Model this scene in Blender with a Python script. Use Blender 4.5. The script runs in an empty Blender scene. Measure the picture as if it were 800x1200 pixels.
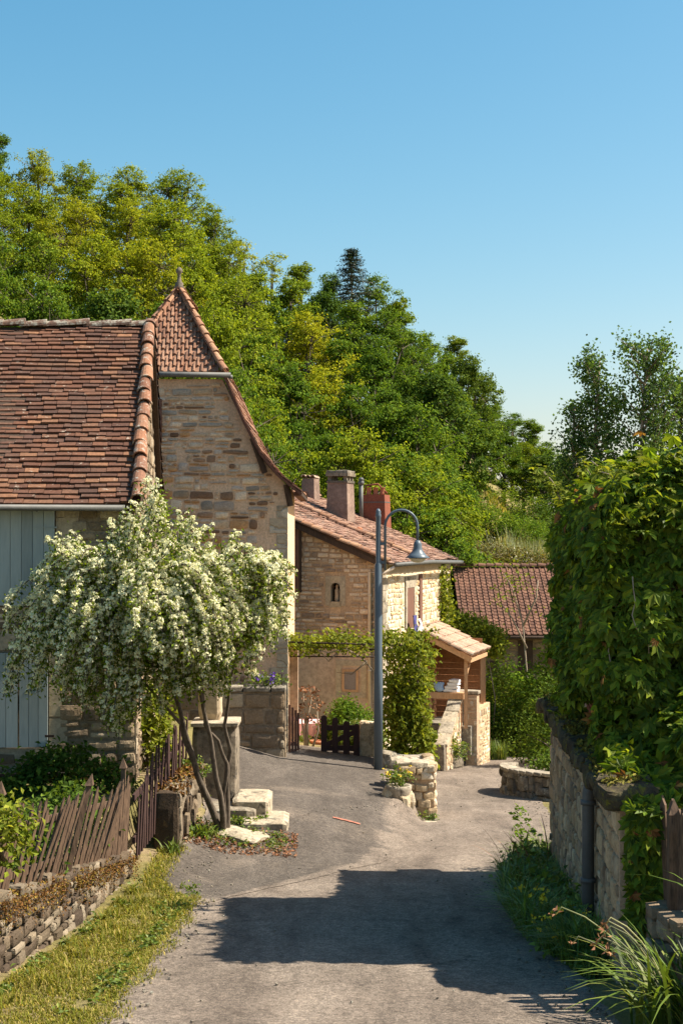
import bpy, math, random
import numpy as np
from mathutils import Vector, noise
R = math.radians
scene = bpy.context.scene
COL = scene.collection
F = 1667.0; HY = 630.0
# ------------------------------------------------------------ camera, sky, sun, exposure
cam = bpy.data.objects.new('camera', bpy.data.cameras.new('camera')); COL.objects.link(cam)
cam.data.sensor_fit = 'VERTICAL'; cam.data.sensor_height = 36; cam.data.lens = 50.0
cam.data.shift_y = 30/1200.0
cam.data.clip_end = 3000; cam.data.clip_start = .1
cam.location = (0, 0, 0); cam.rotation_euler = (R(90), 0, 0)
scene.camera = cam
SUN_EL = R(50); SUN_AZ = R(88)       # azimuth clockwise from +Y
w = bpy.data.worlds.new("World"); scene.world = w; w.use_nodes = True
nt = w.node_tree
sky = nt.nodes.new('ShaderNodeTexSky'); sky.sky_type = 'NISHITA'; sky.sun_disc = False
sky.sun_elevation = SUN_EL; sky.sun_rotation = SUN_AZ; sky.altitude = 100; sky.air_density = 1.2; sky.dust_density = 1.2; sky.ozone_density = 1.5
# response of the camera's film to the sky colour, one curve per channel
sp_ = nt.nodes.new('ShaderNodeSeparateColor'); cb_ = nt.nodes.new('ShaderNodeCombineColor'); nt.links.new(sky.outputs[0], sp_.inputs[0])
for ch, (g_, k_) in enumerate(((1.70, .300), (1.05, .765), (.87, 1.02))):
    mn_ = nt.nodes.new('ShaderNodeMath'); mn_.operation = 'MINIMUM'; mn_.inputs[1].default_value = 7.0; nt.links.new(sp_.outputs[ch], mn_.inputs[0])
    pw_ = nt.nodes.new('ShaderNodeMath'); pw_.operation = 'POWER'; pw_.inputs[1].default_value = g_; nt.links.new(mn_.outputs[0], pw_.inputs[0])
    ml_ = nt.nodes.new('ShaderNodeMath'); ml_.operation = 'MULTIPLY'; ml_.inputs[1].default_value = k_; nt.links.new(pw_.outputs[0], ml_.inputs[0]); nt.links.new(ml_.outputs[0], cb_.inputs[ch])
nt.links.new(cb_.outputs[0], nt.nodes['Background'].inputs[0]); nt.nodes['Background'].inputs[1].default_value = 0.086
sl = bpy.data.lights.new('sun', 'SUN'); sl.energy = 5.0; sl.angle = R(.55); sl.color = (1, .91, .76)
so = bpy.data.objects.new('sun', sl); COL.objects.link(so)
sd = Vector((math.sin(SUN_AZ)*math.cos(SUN_EL), math.cos(SUN_AZ)*math.cos(SUN_EL), math.sin(SUN_EL)))
so.rotation_euler = sd.to_track_quat('Z', 'Y').to_euler(); so.location = (30, 0, 40)
vs = scene.view_settings; vs.view_transform = 'Standard'; vs.look = 'None'; vs.exposure = 1.2; vs.gamma = 1; vs.use_curve_mapping = False
scene.cycles.max_bounces = 8; scene.cycles.transparent_max_bounces = 6
scene.cycles.diffuse_bounces = 4

rng = np.random.default_rng(7); random.seed(7)
def P(px, py, D): return Vector(((px-400)*D/F, D, (HY-py)*D/F))

# ------------------------------------------------------------ mesh builder
class MB:
    def __init__(s): s.v = []; s.f = []; s.n = 0; s.sm = []
    def add(s, verts, faces, smooth=False):
        a = np.asarray([tuple(x) for x in verts], dtype=float).reshape(-1, 3)
        s.v.append(a); s.f += [tuple(i+s.n for i in f) for f in faces]; s.sm += [smooth]*len(faces); s.n += len(a)
        return s
    def addq(s, V, Fq):                     # numpy arrays of verts and quads
        s.v.append(V); s.f += (Fq+s.n).tolist(); s.sm += [False]*len(Fq); s.n += len(V); return s
    def hexa(s, p):                         # p: 8 corners bottom 4 ccw, top 4
        return s.add(p, [(3,2,1,0),(4,5,6,7),(0,1,5,4),(1,2,6,5),(2,3,7,6),(3,0,4,7)])
    def box(s, c, size, u=(1,0,0), v=(0,1,0), w=None):
        c = Vector(c); u = Vector(u).normalized(); v = Vector(v).normalized()
        w = Vector(w).normalized() if w is not None else u.cross(v).normalized()
        a, b, d = size[0]/2, size[1]/2, size[2]/2
        return s.hexa([c-u*a-v*b-w*d, c+u*a-v*b-w*d, c+u*a+v*b-w*d, c-u*a+v*b-w*d,
                       c-u*a-v*b+w*d, c+u*a-v*b+w*d, c+u*a+v*b+w*d, c-u*a+v*b+w*d])
    def b2(s, x0, x1, y0, y1, z0, z1): return s.box(((x0+x1)/2, (y0+y1)/2, (z0+z1)/2), (x1-x0, y1-y0, z1-z0))
    def bar(s, p, q, a, b=None, up=(0,0,1)):
        p = Vector(p); q = Vector(q); d = (q-p); L = d.length; d.normalize(); up = Vector(up)
        if abs(d.dot(up)) > .98: up = Vector((0,1,0))
        x = d.cross(up).normalized(); y = x.cross(d).normalized(); b = b or a
        return s.box((p+q)/2, (a, b, L), x, y, d)
    def tube(s, pts, rad, n=8, cap=True):
        pts = [Vector(p) for p in pts]; m = len(pts)
        if not hasattr(rad, '__len__'): rad = [rad]*m
        V = []; prev = None
        for i, p in enumerate(pts):
            d = (pts[min(i+1, m-1)]-pts[max(i-1, 0)]).normalized()
            if prev is None: x = d.orthogonal().normalized()
            else:
                x = prev - d*prev.dot(d); x = x.normalized() if x.length > 1e-6 else d.orthogonal().normalized()
            prev = x; y = d.cross(x)
            for k in range(n):
                a = 2*math.pi*k/n; V.append(p+(x*math.cos(a)+y*math.sin(a))*rad[i])
        Fc = [(i*n+k, i*n+(k+1) % n, (i+1)*n+(k+1) % n, (i+1)*n+k) for i in range(m-1) for k in range(n)]
        if cap: Fc += [tuple(range(n))[::-1], tuple((m-1)*n+k for k in range(n))]
        return s.add(V, Fc, True)
    def lathe(s, c, prof, n=24):
        c = Vector(c); V = []; m = len(prof)
        for r, z in prof:
            for k in range(n):
                a = 2*math.pi*k/n; V.append(c+Vector((r*math.cos(a), r*math.sin(a), z)))
        Fc = [(i*n+k, i*n+(k+1) % n, (i+1)*n+(k+1) % n, (i+1)*n+k) for i in range(m-1) for k in range(n)]
        Fc += [tuple(range(n))[::-1], tuple((m-1)*n+k for k in range(n))]
        return s.add(V, Fc, True)
    def prism(s, poly, ext):                # poly list of Vectors, ext a vector
        n = len(poly); ext = Vector(ext); V = [Vector(p) for p in poly]+[Vector(p)+ext for p in poly]
        Fc = [tuple(range(n))[::-1], tuple(range(n, 2*n))]+[(i, (i+1) % n, n+(i+1) % n, n+i) for i in range(n)]
        return s.add(V, Fc)
    def stone(s, c, size, u=(1,0,0), v=(0,1,0), jit=.12, n=3, seed=None, w=None, rnd=.09):   # rough-hewn block
        c = Vector(c); u = Vector(u).normalized(); v = Vector(v).normalized()
        w = Vector(w).normalized() if w is not None else u.cross(v).normalized()
        idx = {}; V = []; Fc = []; off = Vector((random.random()*50, random.random()*50, random.random()*50))
        mn = min(size)
        def vid(i, j, k):
            if (i, j, k) not in idx:
                a = np.array([i/n*2-1, j/n*2-1, k/n*2-1])
                m = np.sort(np.abs(a))
                sh = rnd*mn*(m[1]**3+.2*m[0]**3) if n < 6 else min(rnd*mn, .022)*(m[1]**12+.6*m[0]**12)
                p = Vector([a[e_]*size[e_]/2-np.sign(a[e_])*sh*(abs(a[e_]) > .55) for e_ in range(3)])
                nz = noise.noise_vector(Vector((p.x/ .13, p.y/.13, p.z/.13))*.6+off)
                p += nz*mn*jit
                idx[(i, j, k)] = len(V); V.append(c+u*p.x+v*p.y+w*p.z)
            return idx[(i, j, k)]
        for i in range(n):
            for j in range(n):
                Fc.append((vid(i,j,0), vid(i,j+1,0), vid(i+1,j+1,0), vid(i+1,j,0)))
                Fc.append((vid(i,j,n), vid(i+1,j,n), vid(i+1,j+1,n), vid(i,j+1,n)))
                Fc.append((vid(i,0,j), vid(i+1,0,j), vid(i+1,0,j+1), vid(i,0,j+1)))
                Fc.append((vid(i,n,j), vid(i,n,j+1), vid(i+1,n,j+1), vid(i+1,n,j)))
                Fc.append((vid(0,i,j), vid(0,i,j+1), vid(0,i+1,j+1), vid(0,i+1,j)))
                Fc.append((vid(n,i,j), vid(n,i+1,j), vid(n,i+1,j+1), vid(n,i,j+1)))
        return s.add(V, Fc)
ORG = {}
def mkmesh(name, mb, mat, org):
    V = np.concatenate(mb.v)-np.array(org) if mb.v else np.zeros((0, 3))
    me = bpy.data.meshes.new(name)
    me.from_pydata(V.tolist(), [], mb.f); me.update()
    if any(mb.sm): me.polygons.foreach_set('use_smooth', mb.sm)
    if mat: me.materials.append(mat)
    return me
def part(name, mb, mat, parent=None, label=None, kind=None):
    org = ORG[parent.name] if parent is not None else Vector((0,0,0))
    o = bpy.data.objects.new(name, mkmesh(name, mb, mat, org)); COL.objects.link(o)
    if parent is not None: o.parent = parent
    ORG[o.name] = org
    if label: o['label'] = label
    if kind: o['kind'] = kind
    return o
def thing(name, label, cat, loc=(0,0,0), group=None):
    o = bpy.data.objects.new(name, None); COL.objects.link(o); o.location = loc; o.empty_display_size = .2
    o['label'] = label; o['category'] = cat
    if group: o['group'] = group
    ORG[o.name] = Vector(loc)
    return o
def solo(name, mb, mat, label, cat, loc=(0,0,0), group=None, kind=None):
    o = bpy.data.objects.new(name, mkmesh(name, mb, mat, Vector(loc))); COL.objects.link(o); o.location = loc
    ORG[o.name] = Vector(loc)
    if kind: o['kind'] = kind
    o['label'] = label; o['category'] = cat
    if group: o['group'] = group
    return o
def struct(name, mb, mat, smooth=False):
    o = bpy.data.objects.new(name, mkmesh(name, mb, mat, Vector((0,0,0)))); COL.objects.link(o); o['kind'] = 'structure'
    if smooth: o.data.polygons.foreach_set('use_smooth', [True]*len(o.data.polygons))
    return o
def copy_tree(o, loc, scale, rz, label, group):
    c = o.copy(); COL.objects.link(c); c.location = loc; c.scale = scale; c.rotation_euler = (0, 0, rz)
    c['label'] = label; c['group'] = group
    for ch in o.children:
        d = ch.copy(); COL.objects.link(d); d.parent = c
    return c

# ------------------------------------------------------------ leaf clouds (numpy)
def nrm(a): return a/np.maximum(np.linalg.norm(a, axis=1, keepdims=True), 1e-9)
def leaves(mb, P_, bias, size, spread=1.0, wid=.6, rg=None, tdir=None, tmix=0.0, fold=.12):
    rg = rg or rng; N = len(P_)
    if N == 0: return
    n = nrm(np.asarray(bias)*1.0+rg.normal(size=(N, 3))*spread)
    t = rg.normal(size=(N, 3))
    if tdir is not None: t = t*(1-tmix)+np.asarray(tdir)*tmix*1.6
    t = nrm(t-n*np.sum(t*n, axis=1, keepdims=True)); b = np.cross(n, t)
    L = (np.asarray(size)*rg.uniform(.65, 1.25, N))[:, None]; W = L*wid
    V = np.stack([P_, P_+t*L*.5+b*W*.5+n*L*fold, P_+t*L-n*L*fold, P_+t*L*.5-b*W*.5+n*L*fold], axis=1).reshape(-1, 3)
    mb.addq(V, np.arange(4*N).reshape(-1, 4))
def palmate(mb, P_, nb, size, rg=None, hang=.8):
    rg = rg or rng; N = len(P_)
    n = nrm(np.asarray(nb)+rg.normal(size=(N, 3))*.42)
    t = rg.normal(size=(N, 3))*.55+np.array([0, 0, -1])*hang
    t = nrm(t-n*np.sum(t*n, axis=1, keepdims=True)); b = np.cross(n, t)
    s = size*rg.uniform(.42, 1.4, N)
    for ang, ln in ((-1.35, .62), (-.68, .85), (0, 1), (.68, .85), (1.35, .62)):
        d = t*math.cos(ang)+b*math.sin(ang); e = np.cross(n, d); L = (s*ln)[:, None]
        V = np.stack([P_, P_+d*L*.55+e*L*.23+n*L*.05, P_+d*L-n*L*.14, P_+d*L*.55-e*L*.23+n*L*.05], axis=1).reshape(-1, 3)
        mb.addq(V, np.arange(4*N).reshape(-1, 4))
def blades(mb, P_, h, w=.008, lean=.35, rg=None, ldir=None):
    rg = rg or rng; N = len(P_); a = rg.uniform(0, 2*math.pi, N)
    d = np.stack([np.cos(a), np.sin(a), np.zeros(N)], 1)
    ld = d if ldir is None else nrm(d*.6+np.asarray(ldir))
    s = np.stack([-np.sin(a), np.cos(a), np.zeros(N)], 1)
    H = (h*rg.uniform(.5, 1.3, N))[:, None]; Wd = (w*rg.uniform(.6, 1.3, N))[:, None]; le = (lean*rg.uniform(.2, 1.5, N))[:, None]
    z = np.array([0, 0, 1.0])
    p1 = P_+z*H*.55+ld*H*le*.35; p2 = P_+z*H*(1-.35*le)+ld*H*le
    V = np.stack([P_-s*Wd, P_+s*Wd, p1+s*Wd*.8, p1-s*Wd*.8, p2+s*Wd*.12, p2-s*Wd*.12], 1).reshape(-1, 3)
    base = np.arange(N)[:, None]*6
    Fq = np.concatenate([base+np.array([[0,1,2,3]]), base+np.array([[3,2,4,5]])])
    mb.addq(V, Fq)
def bez(a, b, c, t): return a*(1-t)**2+b*2*t*(1-t)+c*t*t

# ------------------------------------------------------------ materials
def M(name):
    m = bpy.data.materials.new(name); m.use_nodes = True; n = m.node_tree; b = n.nodes['Principled BSDF']
    return m, n, b
def N(n, typ, **kw):
    x = n.nodes.new(typ)
    for k, v in kw.items():
        if k.startswith('i_'): x.inputs[int(k[2:]) if k[2:].isdigit() else k[2:]].default_value = v
        else: setattr(x, k, v)
    return x
def ramp(n, fac, stops, interp='LINEAR'):
    r = n.nodes.new('ShaderNodeValToRGB'); r.color_ramp.interpolation = interp
    while len(r.color_ramp.elements) < len(stops): r.color_ramp.elements.new(.5)
    for e, (p, c) in zip(r.color_ramp.elements, stops): e.position = p; e.color = (*c, 1) if len(c) == 3 else c
    n.links.new(fac, r.inputs[0]); return r.outputs[0]
def mixc(n, fac, a, b, mode='MIX'):
    x = n.nodes.new('ShaderNodeMix'); x.data_type = 'RGBA'; x.blend_type = mode
    for s, val in ((0, fac), (6, a), (7, b)):
        if hasattr(val, 'links'): n.links.new(val, x.inputs[s])
        else: x.inputs[s].default_value = val if s == 0 else ((*val, 1) if len(val) == 3 else val)
    return x.outputs[2]
def noi(n, co, scale, detail=4, rough=.6, dist=0):
    x = N(n, 'ShaderNodeTexNoise'); x.inputs['Scale'].default_value = scale; x.inputs['Detail'].default_value = detail
    x.inputs['Roughness'].default_value = rough; x.inputs['Distortion'].default_value = dist
    n.links.new(co, x.inputs['Vector']); return x
def pos(n, scale=(1,1,1), rot=0):
    g = n.nodes.new('ShaderNodeNewGeometry'); mp = N(n, 'ShaderNodeMapping'); mp.inputs['Scale'].default_value = scale
    mp.inputs['Rotation'].default_value = (0, 0, rot)
    n.links.new(g.outputs['Position'], mp.inputs['Vector']); return mp.outputs[0]
def bump(n, b, h, strength=.5, dist=.02, prev=None):
    x = N(n, 'ShaderNodeBump'); x.inputs['Strength'].default_value = strength; x.inputs['Distance'].default_value = dist
    n.links.new(h, x.inputs['Height'])
    if prev is not None: n.links.new(prev, x.inputs['Normal'])
    n.links.new(x.outputs[0], b.inputs['Normal']); return x.outputs[0]
def math_(n, op, a, b=None):
    x = N(n, 'ShaderNodeMath', operation=op)
    for i, v in enumerate((a, b)):
        if v is None: continue
        if hasattr(v, 'links'): n.links.new(v, x.inputs[i])
        else: x.inputs[i].default_value = v
    return x.outputs[0]
def masonry(name, cols, mortar, scale=(3.2, 3.2, 5.5), mw=(.03, .09), bd=.03, rot=0, dist=.10, stain=.35, flush=.0, staincol=(.10,.085,.07)):
    m, n, b = M(name)
    co = pos(n, (1,1,1), rot)
    wob = noi(n, co, 2.6, 3)
    va = N(n, 'ShaderNodeVectorMath', operation='MULTIPLY_ADD'); va.inputs[1].default_value = (dist*2,)*3
    n.links.new(wob.outputs['Color'], va.inputs[0]); n.links.new(co, va.inputs[2])
    mp = N(n, 'ShaderNodeMapping'); mp.inputs['Scale'].default_value = scale; n.links.new(va.outputs[0], mp.inputs['Vector'])
    v1 = N(n, 'ShaderNodeTexVoronoi', feature='F1'); v1.inputs['Randomness'].default_value = .85; n.links.new(mp.outputs[0], v1.inputs['Vector']); v1.inputs['Scale'].default_value = 1
    v2 = N(n, 'ShaderNodeTexVoronoi', feature='DISTANCE_TO_EDGE'); v2.inputs['Randomness'].default_value = .85; n.links.new(mp.outputs[0], v2.inputs['Vector']); v2.inputs['Scale'].default_value = 1
    sp = N(n, 'ShaderNodeSeparateColor'); n.links.new(v1.outputs['Color'], sp.inputs[0])
    k = len(cols); stone = ramp(n, sp.outputs[0], [(i/k, c) for i, c in enumerate(cols)], 'CONSTANT')
    fine = noi(n, co, 22, 6, .7); med = noi(n, co, 5, 5, .65)
    stone = mixc(n, .55, stone, ramp(n, fine.outputs[0], [(.25, (.35,.33,.30)), (.5, (1,1,1)), (.8, (1.5,1.45,1.4))]), 'MULTIPLY')
    stone = mixc(n, .5, stone, ramp(n, sp.outputs[1], [(0, (.6,.6,.6)), (1, (1.35,1.3,1.25))]), 'MULTIPLY')
    mort = mixc(n, .5, mortar, ramp(n, fine.outputs[0], [(.3, (.6,.58,.55)), (.7, (1.25,1.2,1.15))]), 'MULTIPLY')
    ed = math_(n, 'ADD', v2.outputs['Distance'], math_(n, 'MULTIPLY', math_(n, 'SUBTRACT', fine.outputs[0], .5), .09))
    # some stones are covered by mortar
    hid = ramp(n, sp.outputs[2], [(max(flush-.05, 0), (1,1,1)), (flush+.05, (0,0,0))]) if flush > 0 else None
    mask = ramp(n, ed, [(mw[0], (0,0,0)), (mw[1], (1,1,1))])
    if hid is not None: mask = mixc(n, math_(n, 'MULTIPLY', hid, .75), mask, (0,0,0))
    c = mixc(n, mask, mort, stone)
    c = mixc(n, math_(n, 'MULTIPLY', ramp(n, med.outputs[0], [(.52, (0,0,0)), (.72, (1,1,1))]), stain), c, staincol)
    n.links.new(c, b.inputs['Base Color']); b.inputs['Roughness'].default_value = .92; b.inputs['Specular IOR Level'].default_value = .15
    hh = math_(n, 'ADD', math_(n, 'MULTIPLY', ramp(n, ed, [(mw[0]*.6, (0,0,0)), (mw[1]*2.2, (1,1,1))]), .8), math_(n, 'MULTIPLY', fine.outputs[0], .5))
    hh = math_(n, 'ADD', hh, math_(n, 'MULTIPLY', sp.outputs[1], .5))
    bump(n, b, hh, 1.0, bd)
    return m
def rock(name, c1, c2, c3, scale=6, bd=.02, lich=None):
    m, n, b = M(name); g = N(n, 'ShaderNodeNewGeometry'); co = pos(n)
    a = noi(n, co, scale, 7, .7); f = noi(n, co, scale*6, 5, .7); l = noi(n, co, scale*.9, 5, .7, 1)
    c = ramp(n, a.outputs[0], [(.3, c1), (.5, c2), (.7, c3)])
    c = mixc(n, .6, c, ramp(n, f.outputs[0], [(.3, (.45,.45,.45)), (.55, (1,1,1)), (.75, (1.4,1.4,1.4))]), 'MULTIPLY')
    c = mixc(n, .6, c, ramp(n, g.outputs['Random Per Island'], [(0, (.6,.58,.56)), (.5, (1,1,1)), (1, (1.35,1.28,1.15))]), 'MULTIPLY')
    if lich: c = mixc(n, ramp(n, l.outputs[0], [(.55, (0,0,0)), (.62, (1,1,1))]), c, lich)
    n.links.new(c, b.inputs['Base Color']); b.inputs['Roughness'].default_value = .92; b.inputs['Specular IOR Level'].default_value = .15
    bump(n, b, math_(n, 'ADD', a.outputs[0], math_(n, 'MULTIPLY', f.outputs[0], .4)), .9, bd)
    return m
def tiles(name, cols, lich=(.42,.40,.36), lm=(.60,.68), dirt=.4):
    m, n, b = M(name); g = N(n, 'ShaderNodeNewGeometry'); co = pos(n)
    k = len(cols); c = ramp(n, g.outputs['Random Per Island'], [(i/(k-1), x) for i, x in enumerate(cols)])
    f = noi(n, co, 26, 5, .7); l = noi(n, co, 9, 6, .75); d = noi(n, co, 1.7, 5, .7)
    c = mixc(n, .7, c, ramp(n, f.outputs[0], [(.3, (.45,.42,.4)), (.5, (1,1,1)), (.75, (1.35,1.3,1.25))]), 'MULTIPLY')
    c = mixc(n, math_(n, 'MULTIPLY', ramp(n, d.outputs[0], [(.4, (0,0,0)), (.7, (1,1,1))]), dirt), c, (.045,.032,.026))
    c = mixc(n, ramp(n, l.outputs[0], [(lm[0], (0,0,0)), (lm[1], (1,1,1))]), c, lich)
    n.links.new(c, b.inputs['Base Color']); b.inputs['Roughness'].default_value = .85; b.inputs['Specular IOR Level'].default_value = .25
    bump(n, b, math_(n, 'ADD', f.outputs[0], l.outputs[0]), .6, .01)
    return m
def leafmat(name, c1, c2, c3=None, trans=.35, rough=.45, objvar=.25, spec=.3, var=.8, tt=(1.35, 1.25, .45)):
    m, n, b = M(name); g = N(n, 'ShaderNodeNewGeometry'); oi = N(n, 'ShaderNodeObjectInfo')
    c = ramp(n, g.outputs['Random Per Island'], [(0, c1), (.6, c2), (1, c3 or c2)])
    wn = N(n, 'ShaderNodeTexWhiteNoise', noise_dimensions='1D'); n.links.new(g.outputs['Random Per Island'], wn.inputs['W'])
    c = mixc(n, var, c, ramp(n, wn.outputs['Value'], [(0, (.45,.45,.45)), (.55, (.95,.95,.95)), (1, (1.7,1.65,1.5))]), 'MULTIPLY')
    c = mixc(n, objvar, c, ramp(n, oi.outputs['Random'], [(0, (.42,.58,.5)), (.35, (.8,.9,.8)), (.65, (1.05,1.05,.9)), (1, (1.55,1.25,.7))]), 'MULTIPLY')
    n.links.new(c, b.inputs['Base Color']); b.inputs['Roughness'].default_value = rough; b.inputs['Specular IOR Level'].default_value = spec
    t = N(n, 'ShaderNodeBsdfTranslucent'); tc = mixc(n, 1, c, tt, 'MULTIPLY'); n.links.new(tc, t.inputs[0])
    mx = N(n, 'ShaderNodeMixShader'); mx.inputs[0].default_value = trans
    n.links.new(b.outputs[0], mx.inputs[1]); n.links.new(t.outputs[0], mx.inputs[2])
    n.links.new(mx.outputs[0], n.nodes['Material Output'].inputs[0]); return m
def wood(name, c1, c2, scale=(14,14,2.0), rough=.8, bd=.004):
    m, n, b = M(name); g = N(n, 'ShaderNodeNewGeometry'); co = pos(n, scale)
    a = noi(n, co, 2.5, 6, .65, .3)
    c = ramp(n, a.outputs[0], [(.3, c1), (.7, c2)])
    c = mixc(n, .5, c, ramp(n, g.outputs['Random Per Island'], [(0, (.6,.6,.6)), (1, (1.4,1.35,1.3))]), 'MULTIPLY')
    n.links.new(c, b.inputs['Base Color']); b.inputs['Roughness'].default_value = rough; b.inputs['Specular IOR Level'].default_value = .25
    bump(n, b, a.outputs[0], .6, bd); return m
def plain(name, c, rough=.6, metal=0, var=.25, sc=8):
    m, n, b = M(name); co = pos(n); a = noi(n, co, sc, 5, .65)
    cc = mixc(n, var, c, ramp(n, a.outputs[0], [(.3, (.4,.4,.4)), (.7, (1.5,1.5,1.5))]), 'MULTIPLY')
    n.links.new(cc, b.inputs['Base Color']); b.inputs['Roughness'].default_value = rough; b.inputs['Metallic'].default_value = metal
    b.inputs['Specular IOR Level'].default_value = .3
    bump(n, b, a.outputs[0], .3, .004); return m

mt = {}
mt['tower'] = masonry('tower_stone', [(.34,.26,.18),(.25,.18,.12),(.40,.33,.24),(.13,.085,.055),(.30,.25,.19),(.36,.22,.11),(.24,.20,.165),(.42,.36,.28)], (.47,.385,.28), (3.0,3.0,5.4), (.05,.13), .03, flush=.42, stain=.15)
mt['coarse'] = masonry('coarse_stone', [(.22,.17,.12),(.30,.24,.17),(.16,.12,.09),(.26,.19,.12),(.33,.28,.21)], (.24,.20,.15), (2.2,2.2,3.6), (.03,.09), .05, stain=.3)
mt['gable'] = masonry('gable_stone', [(.42,.30,.19),(.33,.23,.15),(.46,.35,.23),(.24,.16,.105),(.40,.27,.16),(.48,.38,.27)], (.32,.24,.165), (3.0,3.0,7.5), (.02,.08), .035, rot=R(17), stain=.12, dist=.07)
mt['bright'] = masonry('pale_stone', [(.62,.52,.38),(.54,.42,.27),(.66,.58,.45),(.46,.33,.19),(.60,.50,.36)], (.64,.56,.43), (4.2,4.2,6.0), (.03,.1), .02, stain=.04)
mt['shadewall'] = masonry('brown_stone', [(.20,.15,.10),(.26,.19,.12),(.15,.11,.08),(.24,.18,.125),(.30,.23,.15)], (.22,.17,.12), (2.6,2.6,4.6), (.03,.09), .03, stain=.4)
mt['vertical'] = masonry('upright_stone', [(.40,.29,.18),(.33,.25,.17),(.27,.20,.14),(.44,.34,.23),(.36,.25,.15)], (.26,.21,.155), (4.5,3.0,4.6), (.03,.1), .05, stain=.25)
mt['render'] = rock('old_render', (.42,.30,.215), (.50,.37,.27), (.56,.43,.32), 1.6, .012)
mt['dressed'] = rock('dressed_stone', (.33,.27,.19), (.40,.33,.24), (.46,.39,.29), 3, .006)
mt['palestone'] = rock('pale_weathered_stone', (.24,.205,.155), (.34,.295,.23), (.44,.385,.30), 5, .02, (.15,.13,.10))
mt['greystone'] = rock('grey_weathered_stone', (.10,.085,.07), (.20,.175,.14), (.32,.285,.235), 5, .03, (.36,.34,.28))
mt['pillar'] = rock('dark_pillar_stone', (.10,.085,.07), (.17,.145,.115), (.25,.22,.18), 3.5, .02, (.08,.07,.058))
mt['rocky'] = rock('golden_rubble', (.30,.235,.15), (.46,.38,.27), (.58,.51,.39), 6, .04, (.30,.25,.18))
mt['mossrock'] = rock('mossy_rubble', (.12,.10,.075), (.26,.225,.17), (.40,.36,.29), 5, .035, (.14,.085,.035))
mt['tileL'] = tiles('old_flat_tiles', [(.07,.034,.024),(.115,.050,.030),(.155,.068,.038),(.09,.045,.032),(.26,.125,.065)], (.36,.30,.24), (.61,.67), .55)
mt['tileT'] = tiles('interlocking_tiles', [(.22,.10,.062),(.32,.165,.10),(.38,.22,.145),(.18,.085,.055),(.34,.19,.12)], (.12,.08,.055), (.60,.70), .3)
mt['tileH'] = tiles('brown_worn_tiles', [(.20,.115,.085),(.30,.175,.125),(.36,.23,.165),(.25,.13,.09),(.15,.095,.075)], (.38,.33,.28), (.60,.70), .3)
mt['tileB'] = tiles('barn_tiles', [(.115,.056,.036),(.165,.08,.052),(.205,.105,.068),(.095,.045,.032)], (.16,.11,.08), (.62,.72), .3)
mt['ridge'] = tiles('ridge_tiles', [(.15,.065,.038),(.26,.12,.065),(.20,.095,.06),(.32,.16,.09)], (.34,.31,.26), (.55,.62), .5)
mt['verge'] = tiles('verge_tiles', [(.30,.155,.09),(.40,.235,.14),(.26,.125,.075),(.36,.215,.14)], (.20,.15,.11), (.58,.66), .25)
mt['porchtile'] = tiles('pale_canal_tiles', [(.38,.25,.175),(.46,.33,.24),(.33,.21,.15)], (.42,.37,.31), (.55,.65), .1)
mt['blue'] = wood('blue_grey_paint', (.215,.255,.26), (.27,.31,.31), (10,10,1.2), .6, .002)
mt['darkwood'] = wood('dark_beam', (.035,.022,.016), (.085,.055,.038))
mt['brownwood'] = wood('brown_shutter_wood', (.11,.055,.04), (.19,.10,.07))
mt['fence'] = wood('weathered_fence_wood', (.04,.026,.018), (.17,.108,.07), (20,20,3))
mt['gatewood'] = wood('maroon_gate_wood', (.035,.018,.017), (.065,.035,.03))
mt['porchwood'] = wood('orange_porch_wood', (.24,.11,.05), (.42,.21,.10), (6,6,14))
mt['postwood'] = wood('pale_post_wood', (.34,.19,.10), (.52,.33,.19))
mt['bark'] = wood('bark', (.05,.04,.03), (.16,.13,.10), (9,9,3), .9, .02)
mt['palebark'] = wood('pale_bark', (.20,.16,.12), (.34,.28,.21), (9,9,3), .9, .02)
mt['metal'] = plain('blue_grey_lamp_paint', (.085,.115,.145), .38, .0, .12, 3)
mt['zinc'] = plain('zinc', (.11,.11,.105), .6, .2, .3)
mt['rust'] = plain('rusty_rod', (.045,.028,.022), .8, .2)
mt['cream'] = plain('cream_pipe', (.55,.46,.36), .5, 0, .2)
mt['greypipe'] = plain('grey_pipe', (.09,.09,.088), .5, 0, .3)
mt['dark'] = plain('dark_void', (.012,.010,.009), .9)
mt['glassy'] = plain('lamp_glass', (.50,.47,.38), .18, 0, .05)
mt['pane'] = plain('window_pane', (.06,.055,.055), .15, 0, .2)
mt['curtain'] = plain('lace_behind_glass', (.22,.19,.18), .35, 0, .3, 30)
mt['brick'] = tiles('red_brick', [(.19,.055,.03),(.26,.08,.045),(.15,.04,.028)], (.22,.16,.12), (.66,.74), .35)
mt['chimney'] = rock('sooty_render', (.15,.105,.085), (.22,.155,.125), (.30,.22,.175), 2.2, .02)
mt['terracotta'] = plain('terracotta', (.40,.15,.075), .7)
mt['pink'] = plain('pink_cloth', (.70,.40,.42), .8, 0, .12)
mt['statue'] = plain('pale_statue', (.52,.43,.33), .7)
mt['bluecloth'] = plain('blue_cloth', (.07,.07,.22), .8, 0, .2)
mt['whitecloth'] = plain('white_cloth', (.66,.66,.68), .8, 0, .15)
mt['lightblue'] = plain('light_blue_cloth', (.30,.42,.60), .8, 0, .15)
mt['bin'] = plain('dark_plastic', (.035,.045,.05), .45)
mt['orangepaint'] = plain('orange_paint', (.34,.13,.085), .8, 0, .8, 30)
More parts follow.
